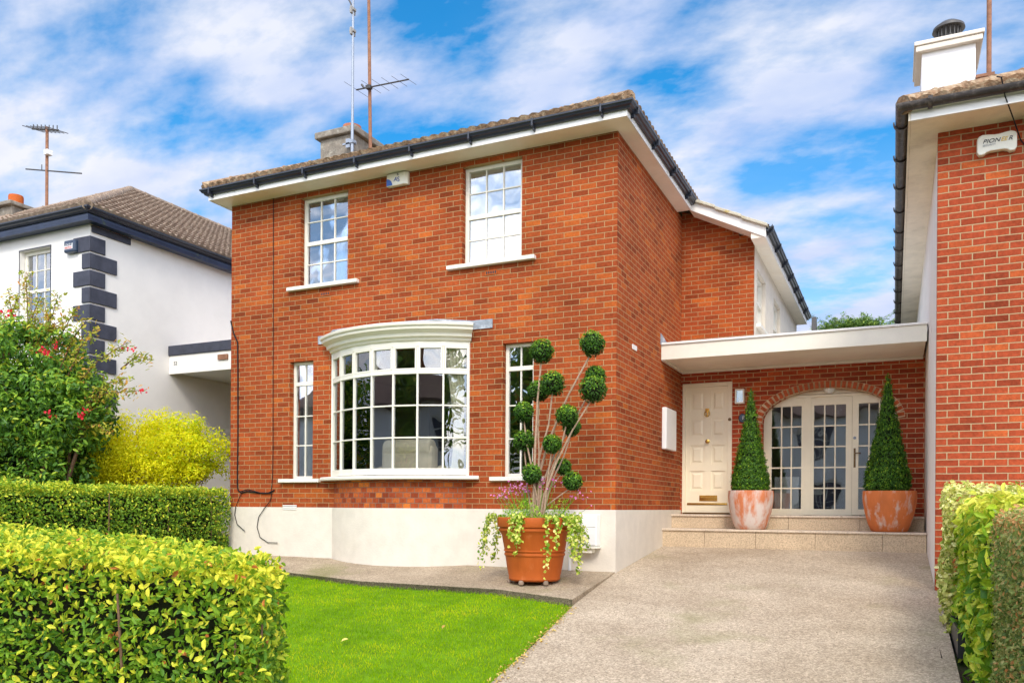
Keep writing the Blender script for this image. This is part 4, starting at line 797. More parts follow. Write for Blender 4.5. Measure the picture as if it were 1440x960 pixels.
# ================================================================== LEFT NEIGHBOUR
XN, YN = -13.28, 10.2; zn = 5.12
nh = thing('white_house', (-16, YN, -.8), 'white rendered neighbour house with dark blue quoins and brown tiled roof', 'house')
NW = (-15.25, -14.36, 3.35, 4.86)
b = MB(); b.wall('y', YN, YN + .25, -24, XN, -1.2, zn + .05, [NW, (-15.6, -13.9, .2, 2.2)]); b.wall('x', XN, XN - .25, YN + .25, 22, -1.2, zn + .05); b.build('wall', 'render_white', nh)
nw = window('window', NW[0] + .01, NW[1] - .01, NW[2], NW[3], YN + .10, 3, [3.73, 4.09, 4.48], (4.09,), nh, 'frame_cream', 'glass_up', fr=.07, bar=.02, sill=False)
b = MB(); b.box(NW[0] - .06, NW[1] + .06, YN - .07, YN + .1, NW[2] - .07, NW[2] - .004); b.build('sill', 'quoin_slate', nw, bevel=.004)
b = MB(); [b.box(*q) for q in ((NW[0] - .02, NW[0], YN - .006, YN + .0, NW[2], NW[3] + .02), (NW[1], NW[1] + .02, YN - .006, YN, NW[2], NW[3] + .02), (NW[0], NW[1], YN - .006, YN, NW[3], NW[3] + .02))]; b.build('surround', 'quoin_slate', nw)
window('window', -15.59, -13.91, .2, 2.2, YN + .1, 4, [.8, 1.4], (), nh, 'frame_cream', 'glass', fr=.07, sill=False)
curtain([(-15.2, YN + .3), (-14.4, YN + .3)], 3.3, 4.86, .03, 'net', label='pale curtain behind the white neighbour upstairs window')
b = MB(); b.box(-21, -13.6, 12.5, 12.6, -1, 5); b.build('interior', 'room_wall', nh)
z = 4.90; k = 0
while z > -.8:
    lf = .42 if k % 2 == 0 else .19; ls = .30 if k % 2 == 0 else .55
    b = MB(); b.box(XN - lf, XN + .03, YN - .03, YN - .001, z - .275, z); b.box(XN + .001, XN + .03, YN - .001, YN + ls, z - .275, z); b.build('quoin', 'quoin_slate', nh, bevel=.008); z -= .31; k += 1
b = MB(); b.box(XN + .001, XN + .03, YN + .02, YN + .85, 4.98, 5.10); b.build('quoin', 'quoin_slate', nh)
np_ = [(-24.2, YN - .18, zn), (XN + .18, YN - .18, zn), (XN + .18, 22, zn)]
b = MB(); b.sweep(np_, [(0, 0), (0, .02), (-.25, .02), (-.25, 0)]); b.build('soffit', 'fascia_navy', nh)
b = MB(); b.sweep(np_, [(.002, -.01), (.022, -.01), (.035, .06), (.03, .14), (.002, .14)]); b.build('fascia', 'fascia_navy', nh)
b = MB(); b.sweep(np_, [(o * 1.1, u * 1.1 + .03) for o, u in og]); b.build('gutter', 'gutter_black', nh)
hip_roof(-24.0, XN + .30, YN - .30, 22, zn + .20, .56, nh, 'tile_brown', 'tile_brown')
b = MB(); b.box(-21.9, -20.35, 13.4, 14.6, 6.5, 7.60); c4 = b.build('chimney', 'chimney_grey', nh)
b = MB(); b.box(-22.0, -20.25, 13.28, 14.72, 7.60, 7.70); b.build('chimney_cap', 'chimney_grey', c4, bevel=.02)
b = MB(); b.lathe([(.17, 0), (.18, .36), (.17, .4), (.13, .4), (.13, 0)], (-20.95, 13.9, 7.70), 18); b.build('chimney_pot', 'terracotta_pot', c4, smooth=True)
# link canopy with number
cz0, cz1 = 2.655, 3.02
b = MB(); b.box(XN + .005, XL - .02, 12.0, 12.05, cz0, cz1); b.box(XN + .005, XL - .02, 12.05, 15, cz0 + .04, cz1 - .05); lc = b.build('link_canopy', 'render_white', nh)
b = MB(); b.box(XN + .004, XL - .02, 11.97, 12.3, cz1 + .003, cz1 + .20); b.build('dark_band', 'quoin_slate', lc, bevel=.01)
b = MB(); b.box(-11.95, -11.70, 11.97, 12.01, 2.85, 2.95); b.build('house_sign', 'rust', lc)
text_mesh('lettering', '52', .10, 'ink_dark', lc, (-13.10, 11.997, 2.86))
b = MB(); b.wall('y', 14.9, 15.0, XN, XL, -1.2, 2.7); b.build('link_wall', 'render_white', nh)
pb = thing('alarm_box', (-13.7, YN, 4.74), 'small navy blue alarm box beside the quoins of the white house', 'alarm box')
b = MB(); b.box(-13.87, -13.56, YN - .10, YN - .001, 4.63, 4.86); b.build('casing', 'plastic_navy', pb, bevel=.03)
b = MB(); b.box(-13.85, -13.62, YN - .104, YN - .1005, 4.69, 4.79); b.build('logo_panel', 'ink_white', pb)
text_mesh('lettering', 'PHONE', .062, 'plastic_navy', pb, (-13.735, YN - .108, 4.765), xs=1.0); text_mesh('lettering', 'WATCH', .055, 'ink_red', pb, (-13.735, YN - .108, 4.712), xs=.95)
a4 = thing('tv_aerial', (-19.4, 13.9, 6.5), 'tall rusty aerial with two antennas above the white neighbour house', 'antenna')
b = MB(); b.tube([(-19.87, 14, 6.6), (-19.88, 14, 9.75)], .038, 8); b.build('pole', 'rust', a4)
bd = Vector((1, 0, -.22)).normalized(); b = MB(); c_ = Vector((-19.88, 14, 8.62)); b.tube([c_ - bd * .85, c_ + bd * 1.35], .018, 6); b.tube([c_ - bd * .2, c_ - bd * .2 + Vector((0, 0, .15))], .012, 5); b.build('antenna_boom', 'dark_metal', a4)
c_ = Vector((-19.88, 14, 9.68)); b = MB(); b.tube([c_ - bd * .6, c_ + bd * .45], .022, 6)
for t in np.linspace(-.55, .4, 7): b.tube([c_ + bd * t + Vector((-.08, -.25, 0)), c_ + bd * t + Vector((.08, .25, 0))], .01, 5); b.tube([c_ + bd * t, c_ + bd * t + Vector((0, 0, .12))], .014, 5)
b.build('antenna_boom', 'dark_metal', a4); b = MB(); b.box(-19.86, -19.72, 13.9, 14.05, 9.0, 9.12); b.build('amplifier', 'plastic_white', a4)
b = MB(); b.box(-3.50, -3.30, 40, 40.4, 5, 8.88); o = b.build('chimney_stack', 'dark_metal'); solo(o, 'small dark chimney stack seen just over the porch canopy', 'chimney')

# ================================================================== POTS
def pot_lathe(name, prof, c, m, label, group=None, seg=48):
    t = thing(name, c, label, 'plant pot', group); b = MB(); b.lathe(prof, c, seg); o = b.build('pot_body', m, t, smooth=True); return t
PC = (-3.947, 9.10, -.884)
zt = .84
prof = [(0, .03), (.30, .03), (.315, .04), (.322, .055), (.318, .07), (.345, .19), (.366, .325), (.376, .332), (.380, .345), (.376, .358), (.370, .365), (.373, .378), (.386, .386), (.386, .396), (.378, .402), (.412, .575), (.440, .62), (.452, .632), (.452, .648), (.440, .66), (.438, .668), (.462, .675), (.468, .69), (.468, .765), (.462, .785), (.44, .79), (.43, .78), (.42, .70), (0, .70)]
k = .345 / .345; prof = [(r_ * .975, z_ * 1.0) for r_, z_ in prof]
planter = pot_lathe('terracotta_planter', prof, PC, 'terracotta_pot', 'large orange terracotta planter holding a pompom topiary on the path')
b = MB()
for a in (200, 262, 320): b.lathe([(0, -.03), (.03, -.02), (.035, .0), (.025, .03), (0, .03)], (PC[0] + .30 * math.cos(R(a)), PC[1] + .30 * math.sin(R(a)), PC[2] + .015), 10)
b.build('pot_feet', 'pebble', planter, smooth=True)
MB().lathe([(0, .02), (.42, .0)], (PC[0], PC[1], PC[2] + .75), 24).build('soil', 'soil', planter)
def bowl(c, rr, h, m, label):
    pr = [(0, 0), (.60, 0), (.66, .02), (.78, .18), (.90, .45), (.98, .72), (1.0, .88), (.985, 1.0), (.93, 1.0), (.90, .90), (0, .88)]
    t = pot_lathe('terracotta_bowl_pot', [(a * rr, z_ * h) for a, z_ in pr], c, m, label, 'terracotta pots holding clipped yew cones')
    MB().lathe([(0, h * .9 + .02), (rr * .9, h * .9)], c, 24).build('soil', 'soil', t); return t
LP = (-1.965, 12.74, -.285); RP = (-.058, 12.70, -.285)
bowl(LP, .335, .585, 'terracotta_pale', 'terracotta pot heavily streaked with white in front of the door'); bowl(RP, .355, .575, 'terracotta_worn', 'more orange terracotta pot at the right end of the steps')

# ================================================================== VEGETATION
def sphere_pts(n): v = RNG.normal(0, 1, (n, 3)); return v / np.linalg.norm(v, axis=1)[:, None]
PLANTER = PC; PC = (-3.665, 8.45, -.925); GROW = 1.077
def regrow(o):      # the plants were measured 0.65 m nearer; set them over the planter at the matching size
    l = Vector(o.location) if o.type == 'EMPTY' else Vector((0, 0, 0)); c0 = Vector((0, 0, .03)); o.location = c0 + (l - c0) * GROW; o.scale = (GROW,) * 3
# yew cones
def yew(c, rb, h, label, seed):
    t = thing('yew_cone', c, label, 'topiary', 'clipped yew cones in terracotta pots')
    n = 15000; v = 1 - np.sqrt(RNG.random(n)); z_ = v * h; a = RNG.uniform(0, 2 * math.pi, n)
    prof = np.interp(v, [0, .04, .12, .3, .6, .8, .93, 1], [.84, 1.0, .97, .75, .40, .20, .11, .03])
    P = np.stack([np.cos(a), np.sin(a), z_ * 3], 1); rr = rb * prof * (1 + .07 * lump(P * 2.2, 1, seed)) + .020 * lump(P * 7, 1, seed) + .012 * lump(P * 15, 1, seed) + RNG.normal(-.004, .014, n)
    rr = np.maximum(rr, .004); pos = np.stack([c[0] + rr * np.cos(a), c[1] + rr * np.sin(a), c[2] + z_], 1); nr = np.stack([np.cos(a), np.sin(a), np.full(n, .35)], 1)
    leaves('foliage', pos, nr, .036, 'leaf_yew', t, aspect=.42, jitter=.5, dirs=nr * .6 + np.array([0, 0, .8]), rnd=np.clip(RNG.beta(2, 2.4, n) + .15 * lump(P * 5, 1, seed), 0, 1), simple=True)
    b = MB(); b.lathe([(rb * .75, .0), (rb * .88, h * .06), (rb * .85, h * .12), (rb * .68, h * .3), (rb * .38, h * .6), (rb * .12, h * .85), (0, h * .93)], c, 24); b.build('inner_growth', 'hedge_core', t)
    b = MB(); b.tube([(c[0], c[1], c[2] - .1), (c[0], c[1], c[2] + .3)], .03, 8); b.build('trunk', 'bark', t)
yew((-1.975, 12.74, .27), .265, 1.58, 'slim clipped yew cone in the white streaked pot', 1.0); yew((-.090, 12.70, .27), .29, 1.68, 'wider clipped yew cone in front of the right French window', 5.0)
# pompom topiary
topi = thing('pompom_topiary', (PC[0], PC[1], PC[2] + .75), 'tall pompom topiary with fifteen clipped green balls on bare stems', 'topiary')
balls = [(-3.62, 1.786, .147, .05), (-2.996, 1.817, .147, .0), (-3.419, 1.398, .144, -.1), (-3.678, 1.357, .13, .12), (-3.026, 1.485, .128, .18), (-2.967, 1.31, .156, -.05), (-3.79, 1.097, .123, -.05), (-3.247, 1.034, .127, -.1), (-3.275, .93, .112, .12), (-3.814, .783, .132, .02), (-3.414, .724, .112, -.12), (-3.77, .447, .100, .15), (-3.662, .394, .116, -.10), (-3.40, .486, .100, .18), (-3.208, .319, .114, -.02)]
base = Vector((PC[0] + .02, PC[1], -.22)); 
joints = [(-3.60, .30), (-3.58, .55), (-3.45, .45), (-3.40, .80)]
for i, (x, z_, r_, dy_) in enumerate(balls):
    c = Vector((x, PC[1] + dy_, z_)); n = 1100
    v = sphere_pts(n); r_ -= .012; rr = r_ * (1 + .09 * lump(v * 2.2, 1, i * 2.) + .09 * lump(v * 6, 1, i)) + RNG.normal(-.004, .007, n)
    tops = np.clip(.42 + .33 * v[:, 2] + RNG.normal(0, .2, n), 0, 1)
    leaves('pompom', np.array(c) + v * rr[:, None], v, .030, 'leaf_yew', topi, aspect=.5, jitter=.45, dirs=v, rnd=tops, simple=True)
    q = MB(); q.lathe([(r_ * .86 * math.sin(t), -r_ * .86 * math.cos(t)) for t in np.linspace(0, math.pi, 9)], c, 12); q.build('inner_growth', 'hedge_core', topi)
    s0 = base + Vector((random.uniform(-.10, .10), random.uniform(-.05, .05), 0)); low = c - Vector((0, 0, r_ * .6)); mid = s0.lerp(low, .5) + Vector((-(x - s0.x) * .14 + random.uniform(-.03, .03), random.uniform(-.05, .05), .02))
    w = .006 + .003 * (z_ + .3)
    pts = [s0, s0.lerp(mid, .5) + Vector((random.uniform(-.045, .045), 0, 0)), mid, mid.lerp(low, .5) + Vector((random.uniform(-.04, .04), 0, 0)), low]
    q = MB(); q.tube(pts, [w * 1.5, w * 1.3, w * 1.1, w * .9, w * .8], 7); q.build('stem', 'bark', topi, smooth=True)
# underplanting
up_ = thing('trailing_ivy', (PC[0], PC[1], -.18), 'variegated ivy trailing over the rim of the large planter', 'ivy')
P_, Dn = [], []
for k in range(46):
    a = random.choice([random.gauss(R(190), .25), random.gauss(R(278), .16), random.gauss(R(350), .25), random.gauss(R(340), .3), random.uniform(0, 3.14)]); L_ = max(.06, random.gauss(.24, .12)) * (1.15 if math.cos(a) > .5 or math.cos(a) < -.8 else 1.0)
    st_ = np.array([PC[0] + .36 * math.cos(a), PC[1] + .36 * math.sin(a), -.12]); p = st_.copy(); o_ = np.array([math.cos(a), math.sin(a), 0]); tot_ = 0; vx = .8 * (1 if abs(math.cos(a)) > .5 else .45)
    while tot_ < L_ + .14:
        d = o_ * vx * .02 + np.array([0, 0, .012 - tot_ * .13 if tot_ < .1 else -.02]); p = p + d + RNG.normal(0, .004, 3); tot_ += .018; vx *= .90
        rr_ = math.hypot(p[0] - PC[0], p[1] - PC[1])
        if rr_ < .45: p[0] = PC[0] + (p[0] - PC[0]) * .45 / rr_; p[1] = PC[1] + (p[1] - PC[1]) * .45 / rr_
        for _ in range(2): P_.append(p + RNG.normal(0, .022, 3)); Dn.append(o_ + [0, 0, .3])
leaves('foliage', P_, Dn, .036, 'leaf_ivy', up_, aspect=.9, jitter=.6)
n = 2600; a = RNG.uniform(0, 6.28, n); rr = .39 * np.sqrt(RNG.random(n)); hh = RNG.random(n) ** 1.3 * (.20 + .10 * np.sin(a * 3)) ; pos = np.stack([PC[0] + rr * np.cos(a), PC[1] + rr * np.sin(a), -.17 + hh], 1)
o = leaves('fern', pos, RNG.normal(0, 1, (n, 3)), .034, 'leaf_fern', aspect=.35, jitter=.6, dirs=np.array([[0, 0, .7]] * n), simple=True); solo(o, 'feathery light green plants filling the top of the large planter', 'plant')
ff = []
for cx_, cz_, n_ in ((-3.98, .22, 26), (-4.05, .16, 20), (-3.86, .26, 26), (-3.78, .20, 14), (-3.50, .28, 7), (-3.42, .32, 7), (-3.12, .15, 8), (-3.05, .10, 5), (-3.62, .30, 6)):
    for _ in range(n_): ff.append([cx_ + random.gauss(0, .045), PC[1] + random.gauss(-.02, .08), cz_ + random.gauss(0, .04)])
fl = thing('pink_flowers', (PC[0], PC[1], -.18), 'thin stemmed pink flowers rising behind the planter rim', 'flowers')
leaves('blossom', ff, np.array([[0, -1, .2]] * len(ff)), .030, 'petal_pink', fl, aspect=.8, jitter=.7)
q = MB(); [q.tube([(PC[0] + (p[0] - PC[0]) * .5, p[1], -.15), (p[0], p[1], p[2])], .0022, 4) for p in ff[::3]]; q.build('stems', 'leaf_fern', fl)
for o in list(bpy.data.objects):
    if o.parent is None and (o in (topi, up_, fl) or o.name.startswith('fern')): regrow(o)

# generic box hedge
def hedge(name, poly, zb_, zt_, size, m, label, dens, seed, aspect=.6, rough=.05, topyel=.45, mat_core='hedge_core', only=None, round_=.10, cat='hedge', lumpy=.05, tr=None, jitter=.75, fold=.25, droop=.1, rbase=.50, inset=.15):
    t = thing(name, (*poly[0], zb_ if not callable(zb_) else gz(poly[0][1])), label, cat); n = len(poly); P, Nn, Hh = [], [], []
    ztf = zt_ if callable(zt_) else (lambda x, y: zt_)
    cen = np.mean(np.array(poly), 0); dt = 1 / (size * size)
    for i in range(n):
        if only is not None and i not in only: dd = dens * .25
        else: dd = dens
        a, c = np.array(poly[i]), np.array(poly[(i + 1) % n]); L_ = np.linalg.norm(c - a); e_ = (c - a) / L_; nn = np.array([e_[1], -e_[0]]); H_ = ztf(*a) - zb_
        k = int(L_ * H_ * dt * dd); u = RNG.random(k); w = RNG.random(k); xy = a + (c - a) * u[:, None]; zt2 = np.array([ztf(*p) for p in xy]); z_ = zb_ + (zt2 - zb_) * w
        pos = np.column_stack([xy, z_]); off = lumpy * lump(pos, 3.0, seed) - np.abs(RNG.normal(0, rough * 1.7, k)) + .02 - round_ * np.clip((z_ - (zt2 - round_)) / round_, 0, 1) ** 2 * .35
        pos[:, :2] += nn * off[:, None]; P.append(pos); Nn.append(np.column_stack([np.tile(nn, (k, 1)), np.full(k, .35)])); Hh.append(zt2 - z_)
    # top
    xs = [p[0] for p in poly]; ys_ = [p[1] for p in poly]; k = int((max(xs) - min(xs)) * (max(ys_) - min(ys_)) * dt * dens * 1.1); q = np.column_stack([RNG.uniform(min(xs), max(xs), k), RNG.uniform(min(ys_), max(ys_), k)])
    ins = np.zeros(k, bool)
    for i in range(n):
        (x1, y1), (x2, y2) = poly[i], poly[(i + 1) % n]; c = ((y1 > q[:, 1]) != (y2 > q[:, 1])) & (q[:, 0] < (x2 - x1) * (q[:, 1] - y1) / (y2 - y1 + 1e-12) + x1); ins ^= c
    q = q[ins]; k = len(q); z_ = np.array([ztf(*p) for p in q]); pos = np.column_stack([q, z_]); pos[:, 2] += lumpy * .5 * lump(pos, 4.0, seed + 3) + RNG.normal(0, rough * .6, k) + (RNG.random(k) < .03) * RNG.random(k) * .05
    P.append(pos); Nn.append(np.tile([0, 0, 1.], (k, 1))); Hh.append(np.zeros(k))
    P = np.vstack(P); Nn = np.vstack(Nn); Hh = np.concatenate(Hh)
    kp = RNG.random(len(P)) < np.clip(.95 + .45 * lump(P, 7.0 / (size / .045) ** .5, seed + 5), .25, 1); P, Nn, Hh = P[kp], Nn[kp], Hh[kp]; k = len(P)
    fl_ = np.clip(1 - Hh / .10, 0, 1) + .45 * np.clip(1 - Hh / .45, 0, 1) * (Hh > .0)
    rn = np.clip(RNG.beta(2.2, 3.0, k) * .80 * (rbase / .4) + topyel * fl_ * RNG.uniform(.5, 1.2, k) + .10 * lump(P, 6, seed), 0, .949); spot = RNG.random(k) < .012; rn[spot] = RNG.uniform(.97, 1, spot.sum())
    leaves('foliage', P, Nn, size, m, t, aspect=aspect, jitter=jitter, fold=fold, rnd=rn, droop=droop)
    inner = []
    for i in range(n):
        a, p, c = (np.array(poly[i - 1]), np.array(poly[i]), np.array(poly[(i + 1) % n])); e0 = (p - a) / np.linalg.norm(p - a); e1 = (c - p) / np.linalg.norm(c - p)
        n0, n1 = np.array([-e0[1], e0[0]]), np.array([-e1[1], e1[0]]); m_ = (n0 + n1) / np.linalg.norm(n0 + n1); inner.append(tuple(p + m_ * inset / max(.3, m_ @ n0)))
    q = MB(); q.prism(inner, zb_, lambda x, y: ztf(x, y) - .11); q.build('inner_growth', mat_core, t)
    if tr:
        for (x, y, z0, z1, lean, r_) in tr:
            q = MB(); q.tube([(x, y, z0), (x + lean * .5 + .02, y, (z0 + z1) / 2), (x + lean, y, z1)], [r_, r_ * .9, r_ * .7], 7); q.build('branch', 'twig', t, smooth=True)
    return t
h1 = [(-2.40, 2.64), (-2.62, 3.08), (-3.40, 3.42), (-4.5, 3.82), (-6.5, 4.05), (-6.5, 2.45), (-4.2, 2.60)]
zh1 = lambda x, y: -.265 + .022 * (-2.4 - x) + .03 * (y - 2.6) * 0
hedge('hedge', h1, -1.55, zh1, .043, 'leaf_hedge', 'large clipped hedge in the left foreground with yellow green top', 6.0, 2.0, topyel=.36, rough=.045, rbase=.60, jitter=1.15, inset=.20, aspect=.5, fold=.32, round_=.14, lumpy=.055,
      tr=[(-3.17, 2.625, -1.3, -.38, -.05, .008), (-2.62, 2.69, -.80, -.55, .05, .006), (-2.50, 2.72, -.72, -.48, .05, .006)])
h2 = [(-9.68, 10.0), (-9.68, 4.6), (-10.4, 4.6), (-10.4, 10.0)][::-1]
hedge('hedge', h2, -1.3, .235, .044, 'leaf_hedge_back', 'long clipped boundary hedge running back to the left corner of the brick house', 5.8, 7.0, jitter=.95, topyel=.36, rough=.045, rbase=.60, lumpy=.065, round_=.10,
      tr=[(-9.69, 7.72, -1, .18, .05, .009), (-9.72, 8.3, -.9, -.15, .0, .016), (-9.72, 8.75, -.9, .0, .05, .008), (-9.70, 9.6, -.7, .15, 0, .008)])
# right side hedges
hedge('euonymus_hedge', [(.40, 8.0), (.46, 9.1), (3.2, 9.3), (3.2, 7.9)][::-1], -1.1, .215, .050, 'leaf_varieg', 'cream and green variegated hedge against the right brick wall', 3.6, 4.0, aspect=.65, topyel=.25, rough=.04, rbase=.62, round_=.12, droop=0)
hedge('laurel_hedge', [(.500, 5.9), (.49, 8.2), (1.6, 8.2), (1.6, 5.9)][::-1], -1.25, lambda x, y: .10 - .05 * (y - 6), .115, 'leaf_aucuba', 'bright yellow green spotted laurel hedge beside the driveway', 6.5, 9.0, aspect=.40, topyel=.45, rough=.06, rbase=.60, droop=.35, jitter=.55, cat='hedge')
hedge('box_hedge', [(.515, 3.2), (.535, 5.6), (1.9, 5.6), (1.9, 3.2)][::-1], -1.4, lambda x, y: -.005, .030, 'leaf_box', 'dark fine leaved box hedge at the bottom right corner', 4.2, 12.0, aspect=.6, topyel=.3, rough=.03, rbase=.62, round_=.10, lumpy=.02)
# black trough
tr_ = thing('planter_trough', (.52, 8.6, -1.0), 'black plastic trough between the driveway and the laurel hedge', 'trough')
b = MB(); b.wall('x', .455, .475, 7.2, 9.6, -1.12, -.90); b.wall('x', .60, .62, 7.2, 9.6, -1.12, -.90); b.box(.475, .60, 7.2, 7.22, -1.12, -.9); b.box(.475, .6, 9.58, 9.6, -1.12, -.9); b.box(.447, .63, 7.9, 7.94, -.898, -.875); b.build('trough_body', 'plastic_black', tr_)
b = MB(); b.box(.476, .599, 7.22, 9.58, -1.1, -.98); b.build('soil', 'soil', tr_)

# shrubs from clusters
def clusters(cs, per, rad, flat=1.0):
    P = np.repeat(np.array(cs), per, 0); d = sphere_pts(len(P)) * (RNG.random(len(P)) ** .45)[:, None] * rad * np.array([1, 1, flat]); return P + d, d
def shrub(name, base, cents, per, rad, size, m, label, aspect=.45, droop=.3, nbr=14, cat='shrub', rnd_f=None, bark='twig', w0=.03, extra=None, jitter=.6):
    t = thing(name, base, label, cat); P, d = clusters(cents, per, rad, .8); k = len(P)
    nr = d / (np.linalg.norm(d, axis=1)[:, None] + 1e-6) + [0, -.2, .6]
    rn = RNG.beta(2, 2.4, k) if rnd_f is None else rnd_f(P, d)
    leaves('foliage', P, nr, size, m, t, aspect=aspect, jitter=jitter, droop=droop, rnd=rn)
    q = MB(); idx = RNG.choice(len(cents), min(nbr, len(cents)), replace=False)
    for i in idx:
        c = Vector(cents[i]); s = Vector(base) + Vector((random.uniform(-.3, .3), random.uniform(-.2, .2), 0)); m_ = s.lerp(c, .5) + Vector((random.uniform(-.15, .15), 0, .15)); q.tube([s, m_, c], [w0, w0 * .6, w0 * .25], 6)
    q.build('branches', bark, t, smooth=True); return t
# flowering tree on the left (in the neighbour garden)
cs_ = []
def ell(n, c, r, shell=.55):
    v = sphere_pts(n) * (shell + (1 - shell) * RNG.random(n))[:, None]; return (np.array(c) + v * np.array(r)).tolist()
cs_ += ell(250, (-13.1, 8.9, .75), (1.35, 1.1, 1.35)) + ell(110, (-12.9, 8.5, .05), (1.5, .5, .5)); cs_ += ell(170, (-12.9, 8.8, 1.55), (1.75, .8, .85)); cs_ += ell(110, (-13.2, 8.8, 2.35), (1.35, .7, .70)); cs_ = [c for c in cs_ if c[2] > -.5]
tree = shrub('flowering_tree', (-12.7, 8.9, -.9), cs_, 74, .26, .092, 'leaf_tree', 'dense dark green tree with red flowers left of the white house', aspect=.50, droop=.7, nbr=40, cat='tree', rnd_f=lambda P, d: np.clip(RNG.beta(1.8, 2.4, len(P)) * .85 + .30 * (d[:, 2] > .05) + .09 * lump(P, 4), 0, .95), w0=.05)
# loose shoots
shoots = [((-12.9, 8.8, 2.4), (-13.0, 8.8, 3.85)), ((-12.6, 8.8, 2.2), (-12.2, 8.8, 3.4)), ((-12.4, 8.8, 2.2), (-11.75, 8.8, 3.15)), ((-12.0, 8.8, 2.0), (-11.35, 8.8, 2.75)), ((-11.9, 8.8, 1.8), (-10.6, 8.8, 2.5)), ((-13.0, 8.8, 2.6), (-12.6, 8.8, 3.45)), ((-13.5, 8.8, 2.6), (-13.2, 8.8, 3.5)), ((-12.2, 8.8, 2.1), (-11.5, 8.8, 2.95)), ((-12.9, 8.8, 2.5), (-12.0, 8.8, 3.0)), ((-11.8, 8.8, 1.5), (-10.35, 8.8, 1.75)), ((-11.5, 8.8, 1.6), (-10.6, 8.8, 1.95)), ((-13.4, 8.8, 2.3), (-13.7, 8.8, 3.35)), ((-13.2, 8.8, 2.3), (-13.45, 8.8, 3.6)), ((-12.3, 8.8, 2.4), (-12.55, 8.8, 3.3)), ((-11.7, 8.8, 1.2), (-10.9, 8.8, 1.1)), ((-10.75, 8.8, 2.1), (-10.1, 8.8, 2.2)), ((-12.8, 8.8, 2.3), (-12.75, 8.8, 3.1)), ((-13.6, 8.8, 2.4), (-14.3, 8.8, 3.3))]
q = MB(); SP, SN = [], []; FR = []
for a, c in shoots:
    a, c = Vector(a), Vector(c); m_ = a.lerp(c, .5) + Vector((0, 0, .12)); q.tube([a, m_, c], [.014, .010, .004], 5); L_ = (c - a).length
    for i in range(int(L_ * 130)):
        s = random.uniform(.15, 1) ; p = (a.lerp(m_, s * 2) if s < .5 else m_.lerp(c, s * 2 - 1)); SP.append([p.x + random.gauss(0, .055), p.y + random.gauss(0, .05), p.z + random.gauss(0, .05)]); SN.append([0, -.5, .8])
q.build('branches', 'twig', tree); leaves('young_foliage', SP, SN, .075, 'leaf_tip', tree, aspect=.42, jitter=.6, droop=.3)
for p in [(-11.42, 8.0, 2.28), (-11.3, 8.0, 2.22), (-11.15, 8.05, 2.37), (-10.35, 8.6, 2.35), (-10.2, 8.7, 1.72), (-12.85, 7.85, 1.35), (-12.5, 7.8, 1.30), (-12.4, 7.8, 1.42), (-12.3, 7.8, 1.36), (-13.1, 7.85, 1.2), (-12.4, 7.85, 1.62), (-11.2, 7.95, 1.35), (-10.7, 8.2, 1.38), (-13.2, 8.2, 3.3), (-11.35, 7.95, 2.3), (-12.05, 7.9, 2.9), (-10.75, 8.1, 1.3)]:
    FR += [[p[0] + random.gauss(0, .035), p[1] + random.gauss(0, .04), p[2] + random.gauss(0, .03)] for _ in range(8)]
o = leaves('blossom', FR, np.array([[0, -1, .3]] * len(FR)), .052, 'petal_red', tree, aspect=.8, jitter=.7); o['kind'] = 'stuff'
# inner leaves coloured near black to paint in the shade inside the crown
P, d = clusters(ell(80, (-13.1, 9.0, .9), (1.1, .6, 1.2), 0), 60, .3); leaves('inner_foliage', P, d, .10, 'leaf_inner_shade', tree, aspect=.6)
# yellow shrub
cs_ = ell(120, (-12.3, 9.9, .72), (.95, .5, .78), .4) + ell(210, (-11.9, 10.2, .70), (1.55, .75, .92), .5) + ell(90, (-10.9, 10.3, .95), (.75, .6, .62), .4) + ell(50, (-12.9, 10.2, .7), (.6, .5, .6), .4); cs_ = [c for c in cs_ if c[2] > -.5 and c[0] < -9.98]
shrub('golden_shrub', (-11.6, 10.4, -.8), cs_, 115, .20, .050, 'leaf_yellow', 'bright yellow leaved shrub between the hedge and the white house', aspect=.5, droop=0, nbr=70, rnd_f=lambda P, d: np.clip(RNG.beta(2.2, 2, len(P)) * .9 - .22 * np.clip((P[:, 0] + 11.3) / 1.2, -.3, 1) + .1 * lump(P, 4) + .05, 0, .96), w0=.018)
q = MB()
# ground ivy bush near the hedge end / old stump
q.lathe([(.10, 0), (.12, .5), (.08, .95), (.03, 1.0)], (-9.98, 9.95, -.95), 12); o = q.build('post', 'bark', smooth=True); solo(o, 'weathered wooden post at the hedge end beside the house corner', 'post')
# far conifer over the canopy
con = thing('conifer_tree', (-1.9, 42, 0), 'distant cypress tree crown seen above the porch canopy', 'tree')
P_, N_, D_ = [], [], []
for k in range(330):
    a = random.uniform(0, 6.28); e_ = random.uniform(.02, .9); L_ = random.uniform(.8, 2.0) * (1.15 - .3 * e_); dv = np.array([math.cos(a) * math.cos(e_), math.sin(a) * math.cos(e_) * .6, math.sin(e_) * .62]); c0 = np.array([-1.75 + random.gauss(0, .5), 42, 8.15 + random.uniform(-.5, .5)])
    for i in range(70): s = RNG.random() ** .7; P_.append(c0 + dv * L_ * s + RNG.normal(0, .06, 3)); N_.append([0, -.3, 1]); D_.append(dv)
leaves('crown', P_, N_, .17, 'leaf_conifer', con, aspect=.3, jitter=.6, dirs=D_, simple=True)
q = MB(); q.tube([(-1.75, 42, -.6), (-1.8, 42, 8.6)], [.3, .08], 8); q.build('trunk', 'bark', con)
P_, N_, D_ = [], [], []
con2 = thing('garden_tree', (-4.4, 44, 0), 'small far treetop between the extension gutter and the dark stack', 'tree')
